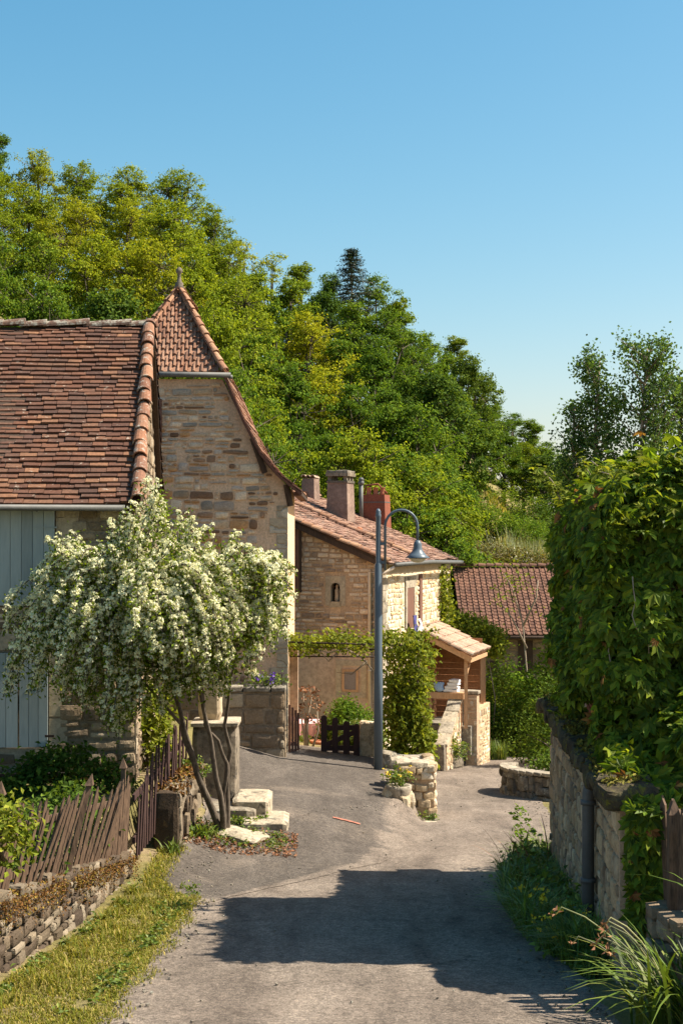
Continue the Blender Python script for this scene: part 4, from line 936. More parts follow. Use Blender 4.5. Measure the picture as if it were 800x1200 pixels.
for k, px in enumerate((338, 341.5, 345, 348)):
    mb = MB(); y = 28.1+k*.17; mb.b2(X(px,y), X(px+2.6,y), y, y+.03, Zp(886,y), Zp(826+k*3.2,y)); part('picket', mb, mt['brownwood'], og)
mb = MB(); mb.bar((X(338,28.15),28.15,Zp(842,28.1)), (X(349.5,28.65),28.68,Zp(843,28.6)), .03,.08); part('rail', mb, mt['brownwood'], og); mb = MB(); mb.bar((X(338,28.15),28.15,Zp(872,28.1)), (X(349.5,28.65),28.68,Zp(872,28.6)), .03,.08); part('rail', mb, mt['brownwood'], og)
mb = MB(); mb.b2(X(338,29.4),X(349,29.4),29.4,29.7,Zp(840,29.4)-1.2,Zp(754,29.4)); solo('gate_pillar', mb, mt['render'], 'tall plastered pillar carrying the left end of the pergola rods', 'pillar', (X(343,29.4),29.5,-4.4))
# terrace wall
mb = MB()
mb.b2(-3.2, X(334,27.2), 27.2, 27.62, -4.6, Zp(811,27.2)); tw_ = thing('terrace_wall', 'waist-high dark rubble wall in front of the tall pointed house', 'wall', (-2.1,27.4,-4.2))
part('masonry', mb, mt['darkmortar'], tw_)
mb = MB(); stonefill(mb, (-3.2,27.2,-4.5), (1,0,0), (0,-1,0), 3.2+X(334,27.2), 4.5+Zp(811,27.2), None, (.16,.32), (.28,.62), .035, .032, .12, .2, 4); stonefill(mb, (X(334,27.2),27.2,-4.5), (0,1,0), (1,0,0), .4, 4.5+Zp(811,27.2), None, (.16,.32), (.2,.4), .03, .015)
part('stone_facing', mb, mt['darkstone'], tw_)
mb = MB(); xx = -3.2
while xx < X(332,27.2):
    L = random.uniform(.35,.6); x1 = min(xx+L, X(335,27.2)); mb.stone(((xx+x1)/2,27.4,Zp(808,27.2)), (x1-xx-.01,.5,.11), jit=.12, n=4); xx = x1
part('coping', mb, mt['greystone'], tw_)
def flowers(mb, pts, s, k=6):
    for p in pts: leaves(mb, np.repeat(np.array([p]), k, 0)+rng.normal(size=(k,3))*s*.3, np.array([[0,-.4,1]]), s, 1.2, .9)
mb = MB(); pf = rng.normal(size=(260,3))*[.20,.1,.07]+[X(314,27.4),27.4,Zp(801,27.2)+.05]; leaves(mb, pf, [[0,0,1]], .07, 1)
fp = thing('potted_flowers', 'purple flowers spilling over the waist-high wall by the tall house', 'flowers', (X(314,27.4),27.4,Zp(806,27.2)))
part('foliage', mb, mt['lf_weed'], fp); mb = MB(); flowers(mb, (rng.normal(size=(22,3))*[.16,.1,.05]+[X(314,27.4),27.33,Zp(799,27.2)+.04]), .05); part('blossom', mb, mt['purple'], fp)
# iron rail on it
mb = MB(); 
for px in (322,326,330): mb.tube([(X(px,27.4),27.5,Zp(806,27.2)), (X(px,27.4),27.5,Zp(791,27.2))], .01, 6)
mb.tube([(X(319,27.4),27.5,Zp(791,27.2)), (X(333,27.4),27.5,Zp(791,27.2))], .01, 6)
solo('iron_railing', mb, mt['rust'], 'short thin iron railing on the waist-high wall beside the purple flowers', 'railing', (X(326,27.4),27.5,Zp(806,27.2)))

# pergola rods
pg = thing('pergola', 'thin rusty iron pergola rods crossing behind the lamp post above the gate', 'pergola', (.3,28.4,-4.5))
for (y0, y1, D) in ((752,757,28.2),(757,763,28.7),(769,770,29.4)):
    mb = MB(); mb.tube([P(326,y0,D), P(490,y1,D)], .018, 6); part('rod', mb, mt['rust'], pg)
for px, D in ((489,28.2),(489,29.4)):
    mb = MB(); mb.tube([Vector((X(px,28.2),D,-4.8)), Vector((X(px,28.2),D,Zp(755,28.2)))], .018, 6); part('upright', mb, mt['rust'], pg)
for px in (350,395,445,489): mb = MB(); mb.tube([P(px,754,28.2), Vector((P(px,754,28.2).x,29.4,P(px,769,29.4).z))], .01, 6); part('cross_rod', mb, mt['rust'], pg)

def vine(name, label, lpts, bias, size, twigs, mat, cat='vine', spread=1, palm=False, trad=.02):
    t = thing(name, label, cat, tuple(np.mean(lpts, axis=0)-[0,0,.3])); mb = MB()
    for tw in twigs: mb.tube(tw, [trad*(1-.6*i/(len(tw)-1)) for i in range(len(tw))], 6)
    part('stem', mb, mt['bark'] if mat is not mt['lf_vine'] else mt['palebark'], t); mb = MB()
    if palm: palmate(mb, lpts, bias, size)
    else: leaves(mb, lpts, bias, size, spread, .75)
    part('foliage', mb, mat, t); return t
def clumps(C, k, s, zs=.8): return (np.repeat(C, k, 0)+rng.normal(size=(len(C)*k, 3))*np.array([s, s, s*zs]))
# vine along the rods
t_ = rng.uniform(0, 1, 78); base = np.array([P(335+108*a, 758, 28.2+rng.uniform(0,1.2)) for a in t_])
hgt = np.array([.36*max(0, noise.noise(Vector((a*7, 3, 0)))+.35)*rng.uniform(.2,1) for a in t_])
C_ = base+np.stack([np.zeros(78), np.zeros(78), hgt], 1); L1 = clumps(C_, 22, .10, .9)
vine('grape_vine', 'young grape vine running along the pergola rods above the garden gate', L1, [[.3,-.4,.9]], .085,
     [[P(448,830,28.6),P(440,790,28.5),P(425,772,28.5),P(405,760,28.4),P(385,765,28.4),P(360,758,28.4)],[P(430,775,28.6),P(412,790,28.7),P(395,788,28.9)],[P(400,760,28.4),P(385,775,28.6),P(372,760,28.6),P(345,765,28.6)]], mt['lf_vine'])
N_ = 330; a = rng.uniform(0, 1, N_); yy = 742+150*a**.9; half = 29-6*np.sin(a*3)-3*a; xx = 478+rng.uniform(-1, 1, N_)*half+3*np.sin(a*9)
C_ = np.array([P(x, y, 28.3+rng.uniform(-.35,.7)) for x, y in zip(xx, yy)]); L2 = clumps(C_, 26, .095)
vine('climbing_vine', 'tall bright green column of climbing vine right of the lamp post', L2, [[.5,-.5,.6]], .09,
     [[P(480,892,28.5),P(474,860,28.5),P(468,830,28.5),P(470,790,28.5),P(462,750,28.5)],[P(484,892,28.4),P(488,850,28.4),P(482,800,28.4),P(490,750,28.4)],[P(470,830,28.5),P(458,800,28.5),P(452,770,28.5)]], mt['lf_vine'])

# garden things
def shrub(name, label, c, rad, n, size, mat, cat='shrub', k=26, bias=(.2,-.2,.8), cs=.1, stems=6, spread=1, group=None):
    c = np.array(c, float); rad = np.array(rad, float)
    dv = nrm(rng.normal(size=(n, 3))); dv[:, 2] = np.abs(dv[:, 2])*1.0-.12
    rr = rng.uniform(.55, 1, n)**.6*(1+.25*np.array([noise.noise(Vector(tuple(d*2.2+c))) for d in dv]))
    C_ = c+dv*rad*rr[:, None]; L_ = clumps(C_, k, cs)
    t = thing(name, label, cat, tuple(c), group); mb = MB()
    for i in range(stems):
        q = C_[rng.integers(n)]; mb.tube([Vector(c)-Z*.1+Vector((rng.normal()*.05,rng.normal()*.05,0)), Vector((c+q)/2)+Vector((0,0,.05)), Vector(q)], [.02,.014,.006], 5)
    part('stem', mb, mt['bark'], t)
    mb = MB(); leaves(mb, L_, nrm(L_-c)*.7+np.array(bias), size, spread, .6); part('foliage', mb, mat, t); return t
shrub('round_shrub', 'rounded clipped green shrub behind the maroon gate', P(411,868,31), (.66,.6,.92), 200, .07, mt['lf_mid'], k=40)
shrub('leafy_plant', 'broad-leaved pale green plants just behind the maroon gate', P(420,872,30), (.5,.35,.5), 60, .13, mt['lf_weedlit'], k=14)
shrub('leafy_plant', 'low green plants at the foot of the pink table', P(356,882,30.6), (.3,.3,.35), 40, .09, mt['lf_weedlit'], k=14)
tb = thing('garden_table', 'garden table under a pale pink cloth behind the open gate', 'table', P(360,886,31.4))
mb = MB(); c_ = P(360,846,31.4); mb.b2(c_.x-.42,c_.x+.33,31.1,31.9,c_.z-.03,c_.z)
for i in range(10): mb.prism([Vector((c_.x-.42+.075*i,31.1,c_.z)), Vector((c_.x-.42+.075*(i+1),31.1,c_.z)), Vector((c_.x-.42+.075*(i+1)+.01,31.06+.03*(i%2),c_.z-.52)), Vector((c_.x-.42+.075*i,31.06+.03*((i+1)%2),c_.z-.52))], (0,.01,0))
part('tablecloth', mb, mt['pink'], tb); mb = MB()
for sx in (-.36,.27):
    for sy in (31.2,31.8): mb = MB(); mb.bar((c_.x+sx,sy,c_.z-.03), (c_.x+sx,sy,c_.z-.78), .05); part('leg', mb, mt['darkwood'], tb)
mb = MB(); c_ = P(371,884,30.4); mb.lathe(c_, [(.09,0),(.135,.24),(.15,.25),(.15,.3),(.12,.3),(.11,.26)], 18); solo('flower_pot', mb, mt['terracotta'], 'orange terracotta pot on the ground left of the maroon gate', 'pot', c_)
rs = thing('bare_shrub', 'thin pale-stemmed shrub with reddish tips in the gateway', 'shrub', P(358,886,29.8)); mb = MB(); mb2 = MB()
for (x0,x1,y1) in ((357,355,808),(360,352,830),(361,366,812),(358,362,840),(363,371,825)):
    p0, p1 = P(x0,886,29.8), P(x1,y1,29.8); md = (p0+p1)/2+Vector((rng.normal()*.06,0,0)); mb.tube([p0,md,p1], [.03,.022,.01], 6)
    leaves(mb2, rng.normal(size=(34,3))*[.1,.08,.06]+np.array(p1), [[0,0,1]], .08, 1.2)
part('stem', mb, mt['palebark'], rs); part('foliage', mb2, mt['litter'], rs)

# ------------------------------------------------------------ ROCK WALL, POT
rw_ = thing('rubble_wall', 'golden rubble end wall where the driveway meets the lane, behind the stone flower bowl', 'wall', (1.3,24.6,-4.8))
mb = MB(); mb.prism([Vector((.98,24.1,-5.1)), Vector((1.56,24.0,-5.1)), Vector((1.56,24.0,-3.86)), Vector((.98,24.1,-3.98))], (.0,1.3,0)); part('core', mb, mt['gablemortar'], rw_)
mb = MB()
for zz in np.arange(-4.85, -3.85, .145):
    x = 1.0-random.uniform(0,.08)
    while x < 1.5:
        L = random.uniform(.09,.34); x1 = min(x+L,1.57); mb.stone(((x+x1)/2,24.08+random.uniform(-.03,.03),zz+.07+random.uniform(-.02,.02)), (x1-x+.01,.22,.145*random.uniform(.75,1.25)), jit=.3, n=4); x = x1
    for y in np.arange(24.2, 25.3, .3): mb.stone((1.52,y+random.uniform(-.06,.06),zz+.07), (.2,random.uniform(.2,.36),.155), jit=.28, n=3)
part('face_stones', mb, mt['goldstone'], rw_)
mb = MB()
for k in range(5): mb.stone((1.2+.15*math.sin(k*2), 24.15+.28*k, -3.85-.03*(k % 2)-.02*k), (random.uniform(.35,.6),.34,.13), jit=.3, n=4)
part('cap_stones', mb, mt['palestone'], rw_)
mb = MB(); mb.stone((.92,23.55,-4.36),(.40,.42,.5),jit=.3,n=6); mb.stone((1.12,23.6,-4.5),(.16,.3,.55),jit=.25,n=4); solo('pedestal_rock', mb, mt['rocky'], 'rough golden boulder carrying the stone flower bowl', 'rock', (.95,23.5,-4.6))
mb = MB(); bw = P(467,930,23.5); mb.lathe(bw-Z*.11, [(.15,0),(.19,.04),(.215,.2),(.215,.25),(.17,.25),(.15,.2)], 20)
bo = thing('flower_bowl', 'pale round stone bowl planted with small leafy flowers, on the golden boulder', 'planter', bw-Z*.11); part('bowl', mb, mt['palestone'], bo)
mb = MB(); leaves(mb, clumps(rng.normal(size=(26,3))*[.11,.11,.07]+np.array(bw+Z*.26), 14, .035), [[.2,-.2,.9]], .06, 1, .6); part('foliage', mb, mt['lf_weedlit'], bo)
mb = MB(); flowers(mb, rng.normal(size=(14,3))*[.13,.1,.06]+np.array(bw+Z*.37), .035); part('blossom', mb, mt['yellow'], bo)
mb = MB(); mb.stone((1.48,23.5,-4.76),(.34,.3,.12),jit=.2,n=4); solo('foot_stone', mb, mt['palestone'], 'flat pale stone at the foot of the golden rubble wall, right of the boulder', 'rock', (1.45,23.3,-4.8))
shrub('weed', 'small green weed growing on the flat pale stone by the golden wall', (1.42,23.75,-4.72), (.18,.12,.16), 16, .05, mt['lf_weedlit'], 'weed', k=10, cs=.03, stems=2)

# ------------------------------------------------------------ PILLAR AND STEPS
pl = thing('stone_pillar', 'big dark square stone pillar with a smaller block on top, behind the flowering tree', 'pillar', (-1.85,21.1,-3.95))
mb = MB(); mb.stone((-1.86,21.15,-3.36),(.66,.7,1.22),jit=.025,n=8); part('shaft', mb, mt['pillar'], pl)
mb = MB(); mb.stone((-1.86,21.15,-2.74),(.70,.76,.07),jit=.12,n=8); part('cap', mb, mt['palestone'], pl)
mb = MB(); mb.stone((-1.95,21.2,-2.36),(.34,.3,.74),jit=.04,n=6); part('upper_block', mb, mt['dressed'], pl)
sg = 'stone steps beside the driveway'
mb = MB(); mb.stone((-1.78,20.35,-3.98),(1.15,.62,.34),jit=.045,n=9); solo('stone_step', mb, mt['greystone'], 'long grey stone block at the foot of the dark pillar', 'step', (-1.8,20.3,-4.15), sg)
mb = MB(); mb.stone((-1.28,20.62,-3.86),(.54,.95,.3),jit=.05,n=9); solo('stone_step', mb, mt['palestone'], 'pale upper step stone right of the dark pillar', 'step', (-1.3,20.5,-4.1), sg)
mb = MB(); mb.stone((-1.07,20.1,-4.08),(.66,.85,.30),jit=.05,n=9); solo('stone_step', mb, mt['palestone'], 'pale lowest step stone jutting onto the driveway', 'step', (-1.0,19.9,-4.2), sg)
mb = MB(); c_ = P(283,980,19.2); mb.stone((c_.x,19.2,c_.z-.02),(.66,.5,.16),u=(1,-.5,-.1),v=(.5,1,0),jit=.3,n=7); solo('flat_rock', mb, mt['palestone'], 'flat pale rock on the ground at the foot of the flowering tree', 'rock', (c_.x,19.2,c_.z-.1))

# ------------------------------------------------------------ LEFT BOUNDARY WALLS AND FENCES
def rubble(mb, pts, th, course=(.12,.22), L=(.12,.3), out=(1,0,0), jit=.22):
    """pts: list of (x,y,zbase,ztop)"""
    for (p, q) in zip(pts[:-1], pts[1:]):
        D_ = Vector((q[0]-p[0], q[1]-p[1], 0)); T = D_.length; d = D_.normalized(); nn = Vector((d.y,-d.x,0))
        s = 0
        while s < T:
            l = random.uniform(*L); m_ = min((s+l/2)/T, 1); zb = p[2]+(q[2]-p[2])*m_; zt = p[3]+(q[3]-p[3])*m_+random.uniform(-.04,.03)
            z = zb
            while z < zt-.03:
                h = min(random.uniform(*course), zt-z); c = Vector((p[0],p[1],0))+d*(s+l/2)+nn*random.uniform(-.03,.03)
                mb.stone((c.x,c.y,z+h/2), (l*1.02, th*random.uniform(.9,1.1), h*1.04), d, -nn, jit, 3, w=Z); z += h
            s += l
w1 = thing('garden_wall', 'low mossy rubble wall under the leaning picket fence, along the grass verge', 'wall', (-2.7,13.5,-3.9))
wp = [(-3.15,8.6,-3.5,-2.5),(-2.93,11.0,-3.75,-2.86),(-2.83,11.8,-3.8,-2.98),(-2.42,16.3,-4.25,-3.62)]
def laid(mb, core, pts, th):
    for (p, q) in zip(pts[:-1], pts[1:]):
        D_ = Vector((q[0]-p[0], q[1]-p[1], 0)); T = D_.length; d = D_.normalized(); nn = Vector((d.y,-d.x,0)); zb = min(p[2], q[2])
        ztf = lambda a: p[3]+(q[3]-p[3])*a/T
        core.prism([Vector((p[0],p[1],zb)), Vector((q[0],q[1],zb)), Vector((q[0],q[1],q[3]-.05)), Vector((p[0],p[1],p[3]-.05))], -nn*th)
        stonefill(mb, Vector((p[0],p[1],zb)), d, nn, T, max(p[3],q[3])-zb, lambda a, z: z+zb < ztf(a)+.05, (.08,.19), (.10,.30), .012, .055, .22, .25, 3)
        s_ = 0
        while s_ < T:
            l = random.uniform(.1,.28); m_ = min(s_+l/2, T); c = Vector((p[0],p[1],0))+d*m_
            mb.stone((c.x-nn.x*th*.3,c.y-nn.y*th*.3,ztf(m_)-.02+random.uniform(-.03,.03)), (l*.97, th*1.0, random.uniform(.08,.14)), d, -nn, .28, 4, w=Z); s_ += l
mb = MB(); cb = MB(); laid(mb, cb, wp, .30); part('core', cb, mt['darkmortar'], w1); part('masonry', mb, mt['mossstone'], w1)
mp = []
for (p, q) in zip(wp[:-1], wp[1:]):
    for _ in range(int(34000*(q[1]-p[1])/8)):
        t = rng.uniform(); y = p[1]+(q[1]-p[1])*t
        if noise.noise(Vector((y*1.8, 2, 0))) < -.22: continue
        dz = abs(rng.normal())*.13; mp.append((p[0]+(q[0]-p[0])*t+rng.uniform(-.26,.06)+.07*(dz > .06), y, p[3]+(q[3]-p[3])*t+.03-dz*.9))
mb = MB(); leaves(mb, np.array(mp), [[.5,-.2,.8]], .022, 1.0, .8); part('moss', mb, mt['moss'], w1, kind='stuff')
w2 = thing('garden_wall', 'short rubble wall end below the upright dark fence, left of the flowering tree trunk', 'wall', (-2.15,19,-4))
mb = MB(); rubble(mb, [(-2.17,17.9,-4.3,-3.2),(-2.12,21.0,-4.3,-3.3)], .3, (.2,.45), (.12,.3)); mb.stone((-2.2,17.95,-3.72),(.32,.2,1.05),jit=.08,n=5); part('masonry', mb, mt['mossstone'], w2)
mp = np.stack([rng.uniform(-2.38,-2.0,900), rng.uniform(17.9,21,900), -3.2+rng.uniform(-.07,.05,900)], 1); mp[:,2] -= .03*(mp[:,1]-18)
mb = MB(); leaves(mb, mp, [[.2,-.2,1]], .06, 1.0, .7); part('moss', mb, mt['moss'], w2, kind='stuff')
def pick(mb, p, up, h, w_, th=.022, along=(0,1,0)):
    up = Vector(up).normalized(); al = Vector(along).normalized(); al = (al-up*al.dot(up)).normalized(); o = al.cross(up)
    p = Vector(p); a = al*w_/2
    poly = [p-a, p+a, p+a+up*(h-.05), p+up*h, p-a+up*(h-.05)]
    mb.prism(poly, o*th)
f1 = thing('picket_fence', 'old brown picket fence with leaning pointed pickets on the low mossy wall', 'fence', (-2.7,13.5,-3.3))
A1, B1 = Vector((-2.98,10.7,-2.92)), Vector((-2.46,16.2,-3.60)); n1 = 58; dF = (B1-A1).normalized()
for i in range(n1):
    t = i/(n1-1)+rng.normal()*.003; p = A1+(B1-A1)*t
    lean = (.25+.06*math.sin(i*.33)+rng.normal()*.035)*(1-.8*max(0,(t-.78)/.22)); 
    up = Vector((lean*.95, lean*.9, 1)); mb = MB(); pick(mb, p-Z*.04, up, .84*random.uniform(.88,1.07)+.05, random.uniform(.026,.036), .014, (Vector((.5,.86,0)))); part('picket', mb, mt['fence'], f1)
mb = MB()
for (hh) in (.2,.62):
    k = A1+Vector((.22*hh-.03,.2*hh,hh)); e_ = B1+Vector((.08*hh-.03,0,hh)); mb = MB(); mb.bar(k, e_, .03, .06); part('rail', mb, mt['fence'], f1)
for (t, h, ln) in ((.20,.92,.05),(.56,.92,.26),(.985,.98,.0)):
    p = A1+(B1-A1)*t; up = Vector((ln,ln*.4,1)).normalized(); mb = MB(); mb.bar(p-Z*.1, p+up*h, .05,.05); q = p+up*h
    mb.add([q+Vector((-.042,-.042,0)), q+Vector((.042,-.042,0)), q+Vector((.042,.042,0)), q+Vector((-.042,.042,0)), q+up*.12], [(0,1,4),(1,2,4),(2,3,4),(3,0,4),(3,2,1,0)])
    part('post', mb, mt['fence'], f1)
f2 = thing('picket_fence', 'taller upright dark picket fence between the leaning fence and the stone pillar', 'fence', (-2.35,18.5,-3.6))
A1, B1 = Vector((-2.38,16.5,-3.72)), Vector((-2.27,20.6,-3.66)); n1 = 24
for i in range(n1):
    t = i/(n1-1); p = A1+(B1-A1)*t; mb = MB(); hh = (.72+.36*min(1, t/.25))*random.uniform(.95,1.04); pick(mb, p, Vector((rng.normal()*.02+.02,.02,1)), hh, .055, .018, Vector((.12,1,0))); part('picket', mb, mt['gatewood'], f2)
mb = MB()
for hh in (.2,.7): mb = MB(); mb.bar(A1+Z*hh-Vector((.03,0,0)), B1+Z*hh-Vector((.03,0,0)), .03,.07); part('rail', mb, mt['gatewood'], f2)

# ------------------------------------------------------------ LANE-SIDE: kerb wall, bin, planter
cw = thing('curved_wall', 'low curved stone planter wall on the bend of the lane', 'wall', (4.3,28.8,-5.3))
arc = []
cxy = Vector((4.75,29.1,0)); 
for a in np.linspace(R(255), R(150), 16): arc.append((cxy.x+1.35*math.cos(a), cxy.y+1.9*math.sin(a)))
arc = [(5.6,27.0)]+arc; pts = []
for (x, y) in arc: z = float(zr(y)); pts.append((x, y, z-.1, z+.48+.012*(y-27)))
mb = MB(); rubble(mb, pts, .26, (.14,.3), (.14,.28), jit=.14); part('masonry', mb, mt['greystone'], cw)
mb = MB()
for (p, q) in zip(pts[:-1], pts[1:]):
    c = (Vector((p[0],p[1],p[3]))+Vector((q[0],q[1],q[3])))/2; dd = Vector((q[0]-p[0],q[1]-p[1],0)); 
    if dd.length > .05: mb.stone(c+Z*.02, (dd.length*1.02,.32,.08), dd, Vector((-dd.y,dd.x,0)), .12, 3, w=Z)
part('coping', mb, mt['palestone'], cw)
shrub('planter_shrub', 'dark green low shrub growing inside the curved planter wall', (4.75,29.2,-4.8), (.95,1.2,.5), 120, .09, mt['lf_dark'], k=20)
bnp = P(542,905,37.5); bnp.z = float(zr(37.5)); bnn = thing('rubbish_bin', 'small dark grey lidded bin standing by the stairs at the lane edge', 'bin', bnp)
mb = MB(); mb.lathe(bnp, [(.17,0),(.20,.5),(.2,.52)], 18); part('body', mb, mt['bin'], bnn); mb = MB(); mb.lathe(bnp+Z*.52, [(.25,0),(.26,.05),(.2,.09),(.05,.12)], 18); part('lid', mb, plain('bin_lid', (.12,.14,.15), .4), bnn)
tr = thing('stone_trough', 'low dark stone trough with green plants at the foot of the staircase parapet', 'planter', P(525,910,36.6))
c_ = Vector((P(526,0,36.4).x,36.4,float(zr(36.4)))); mb = MB(); mb.stone(c_+Z*.15, (.9,.4,.36), (.6,.8,0), (-.8,.6,0), .08, 5, w=Z); part('trough', mb, mt['pillar'], tr)
mb = MB(); leaves(mb, clumps(rng.normal(size=(40,3))*[.25,.2,.1]+np.array(c_+Z*.45), 16, .06), [[0,0,1]], .08, 1); part('foliage', mb, mt['lf_weedlit'], tr)
shrub('leafy_plant', 'upright pale green plant against the staircase parapet', P(522,878,36.2), (.2,.2,.5), 24, .09, mt['lf_vine'], k=14, cs=.07)
mb = MB(); rng2 = np.random.default_rng(3); gp_ = rng2.uniform(-1,1,(900,2))*[.5,.4]+[P(570,0,40).x,40]; blades(mb, np.stack([gp_[:,0],gp_[:,1],G(gp_[:,0],gp_[:,1])],1), .5, .012, .5)
solo('grass_tuft', mb, mt['lf_weedlit'], 'bright green tuft of long grass beside the lane beyond the bin', 'grass', (P(570,0,40).x,40,g1(4,40)))
# painted line
mb = MB(); pA_, pB_ = P(391,960,0), P(421,968,0)
def onground(px, py):
    lo, hi = 8., 60.
    for _ in range(50):
        m_ = (lo+hi)/2; p = P(px, py, m_)
        if p.z < g1(p.x, p.y): hi = m_
        else: lo = m_
    return P(px, py, (lo+hi)/2)
a = onground(390,960); bq = onground(422,968); V = []
for k in range(13):
    p = a+(bq-a)*(k/12); 
    for s in (-.035,.035): y = p.y+s+random.uniform(-.01,.01); V.append((p.x, y, g1(p.x,y)+.032))
mb.add(V, [(2*k,2*k+2,2*k+3,2*k+1) for k in range(12)]); o = struct('painted_line', mb, mt['orangepaint'])

# ------------------------------------------------------------ RIGHT: RUIN WITH CREEPER
ru = thing('ruined_outbuilding', 'low stone outbuilding with mossy eave and drainpipe, buried under creeper', 'building', (3.5,15,-4.1))
R0 = Vector((2.26,11.9,0)); R1 = Vector((2.62,17.75,0)); rd = (R1-R0).normalized(); rn = Vector((rd.y,-rd.x,0))
def RB(a, p, z): return R0+rd*a+rn*p+Z*z
RLn = (R1-R0).length
mb = MB(); mb.prism([RB(-.5,0,-4.5), RB(RLn,0,-4.5), RB(RLn,0,-2.15), RB(-.5,0,-2.15)], rn*.4); mb.prism([RB(RLn-.4,.4,-4.6), RB(RLn-.4,5,-4.6), RB(RLn-.4,5,-.7), RB(RLn-.4,2.4,-.3), RB(RLn-.4,.4,-2.1)], rd*.4)
mb.prism([RB(.9,.4,-4.5), RB(.9,5,-4.5), RB(.9,5,-.2), RB(.9,.4,-.2)], rd*.4)
part('wall', mb, mt['gablemortar'], ru)
mb = MB(); stonefill(mb, RB(-.5,0,-4.5), rd, -rn, RLn+.5, 2.3, None, (.12,.30), (.10,.26), .022, .032, .14, .2, 4); part('stone_facing', mb, mt['ruinstone'], ru)
mb = MB(); mb.prism([RB(.9,.22,-2.15), RB(3.6,.22,-2.15), RB(3.6,.22,.1), RB(.9,.22,.1)], rn*.4); mb.prism([RB(3.6,.2,-2.15), RB(RLn-.05,.2,-2.15), RB(RLn-.05,.2,-1.05), RB(3.6,.2,-.95)], rn*.3); part('upper_wall', mb, mt['render'], ru)
mb = MB()
for k in range(36):
    a = random.uniform(.9,RLn); z = random.uniform(-2.0,-1.55); mb.box(RB(a,.19 if a<3.6 else .08,z), (.24,.06,.05), rd, rn, Z)
part('brick_patch', mb, mt['brick'], ru)
mb = MB()
for k in range(22):
    a = -.45+k*(RLn+.5)/21; mb.stone(RB(a,.06,-2.08+.03*math.sin(k*1.7)), (.34,.44,.2), rd, rn, .3, 4, w=Z)
mb.prism([RB(3.6,0,-2.1), RB(RLn,0,-2.1), RB(RLn,.5,-2.0), RB(3.6,.5,-2.0)], Z*.06)
mb.prism([RB(3.4,.1,-1.02), RB(RLn+.1,.1,-1.02), RB(RLn+.1,3,-.7), RB(3.4,3,-.7)], Z*.1)
part('eave', mb, rock('mossy_eave', (.035,.03,.022), (.075,.06,.04), (.13,.11,.05), 7, .03, (.13,.115,.02)), ru)
ms = np.stack([rng.uniform(0,1,4200), rng.uniform(0,1,4200)], 1); pp_ = np.array([RB(-.5+a*(RLn+.55), -.13+.30*b, -1.97+.02*b-.14*(b < .12)*rng.uniform()) for a, b in ms])
mb = MB(); leaves(mb, pp_[:3600], [[-.6,-.2,.7]], .04, 1, .7); part('moss', mb, mt['mossgreen'], ru, kind='stuff')
a_p = 1.9; c_ = RB(a_p,-.09,0)
t_ = (690-400)/F; a_p = (t_*R0.y-R0.x+.09)/(rd.x-t_*rd.y); mb = MB(); mb.tube([RB(a_p,-.10,-4.3), RB(a_p,-.10,-2.3), RB(a_p,-.06,-2.12)], .055, 12)
for z in (-3.9,-3.1,-2.4): mb.tube([RB(a_p,-.10,z), RB(a_p,-.10,z+.04)], .07, 12)
part('downpipe', mb, mt['greypipe'], ru)
# creeper: leaves on a lumpy volume
def lump(p, s=1.3, a=.16): return a*noise.noise(Vector(p)*s)+a*.5*noise.noise(Vector(p)*s*2.7)
pts = []; nb = []
YA, YC = 12.35, 15.45; XL = 2.24; ZT = .50
def add(p, n_, q=1): pts.append(p); nb.append(n_)
while len(pts) < 4700:             # lane side
    y = rng.uniform(YA, YC); zlow = -1.42+.22*math.sin(y*3)-.25*(1-sst(12.3,13.2,y))+.3*noise.noise(Vector((y*2,0,5)))
    z = rng.uniform(zlow, ZT); k = Vector((0,y,z)); xo = XL+.015*(y-YA)+ .42*sst(.0,.9,z)*1
    xo += lump((0,y,z))+abs(rng.normal())*.12
    add((xo, y, z), (-.9,-.35,.45))
c0 = len(pts)
while len(pts) < c0+6000:          # face toward the viewer
    x = rng.uniform(2.22, 5.2); zlow = -1.95-1.25*sst(2.42,2.95,x)+.35*noise.noise(Vector((x*3,7,0))); z = rng.uniform(zlow, ZT)
    y = YA+.45*sst(-.2,.9,z)*1+lump((x,0,z), 1.3, .25)+abs(rng.normal())*.12
    add((x, y, z), (-.25,-.9,.45))
c0 = len(pts)
while len(pts) < c0+5200:          # top
    x = rng.uniform(2.4, 5.2); y = rng.uniform(YA+.1, YC+.3)
    z = ZT-.02+lump((x,y,0), 1.6, .2)-.35*(1-sst(2.3,2.9,x))-.25*(1-sst(YA,YA+.6,y))+.16*abs(rng.normal())*(noise.noise(Vector((x*2.5,y*2.5,3))) > -.1)
    add((x, y, z), (.2,-.1,1))
c0 = len(pts)
while len(pts) < c0+2600:          # lower mass over the far roof
    y = rng.uniform(15.2, 17.75); t = rng.uniform(); x = 2.74+.06*(y-15.4)+max(0,t-.45)*2.2-.10*rng.uniform(); z = -1.55+.75*min(1, t*2.2)+.25*(1-sst(15.4,16.3,y))+.08*rng.uniform()+lump((x,y,0),1.5,.1)
    add((x, y, z), (-.5,-.3,.8))
c0 = len(pts)
while len(pts) < c0+1500:          # far side of the tall mass
    x = rng.uniform(2.3, 5); z = rng.uniform(-1.9, ZT); add((x, YC+lump((x,1,z))+.1*rng.normal(), z), (0,.9,.3))
c0 = len(pts)
while len(pts) < c0+3400:          # curtain falling over the near end of the ruin
    x = rng.uniform(2.27, 3.9); z = rng.uniform(-3.35+.35*(1-sst(2.3,2.5,x)), -1.7); y = 11.12+1.2*sst(-2.15,-1.7,z)+lump((x,2,z), 1.6, .2)*.6+abs(rng.normal())*.06
    add((x, y, z), (-.3,-.9,.35))
c0 = len(pts)
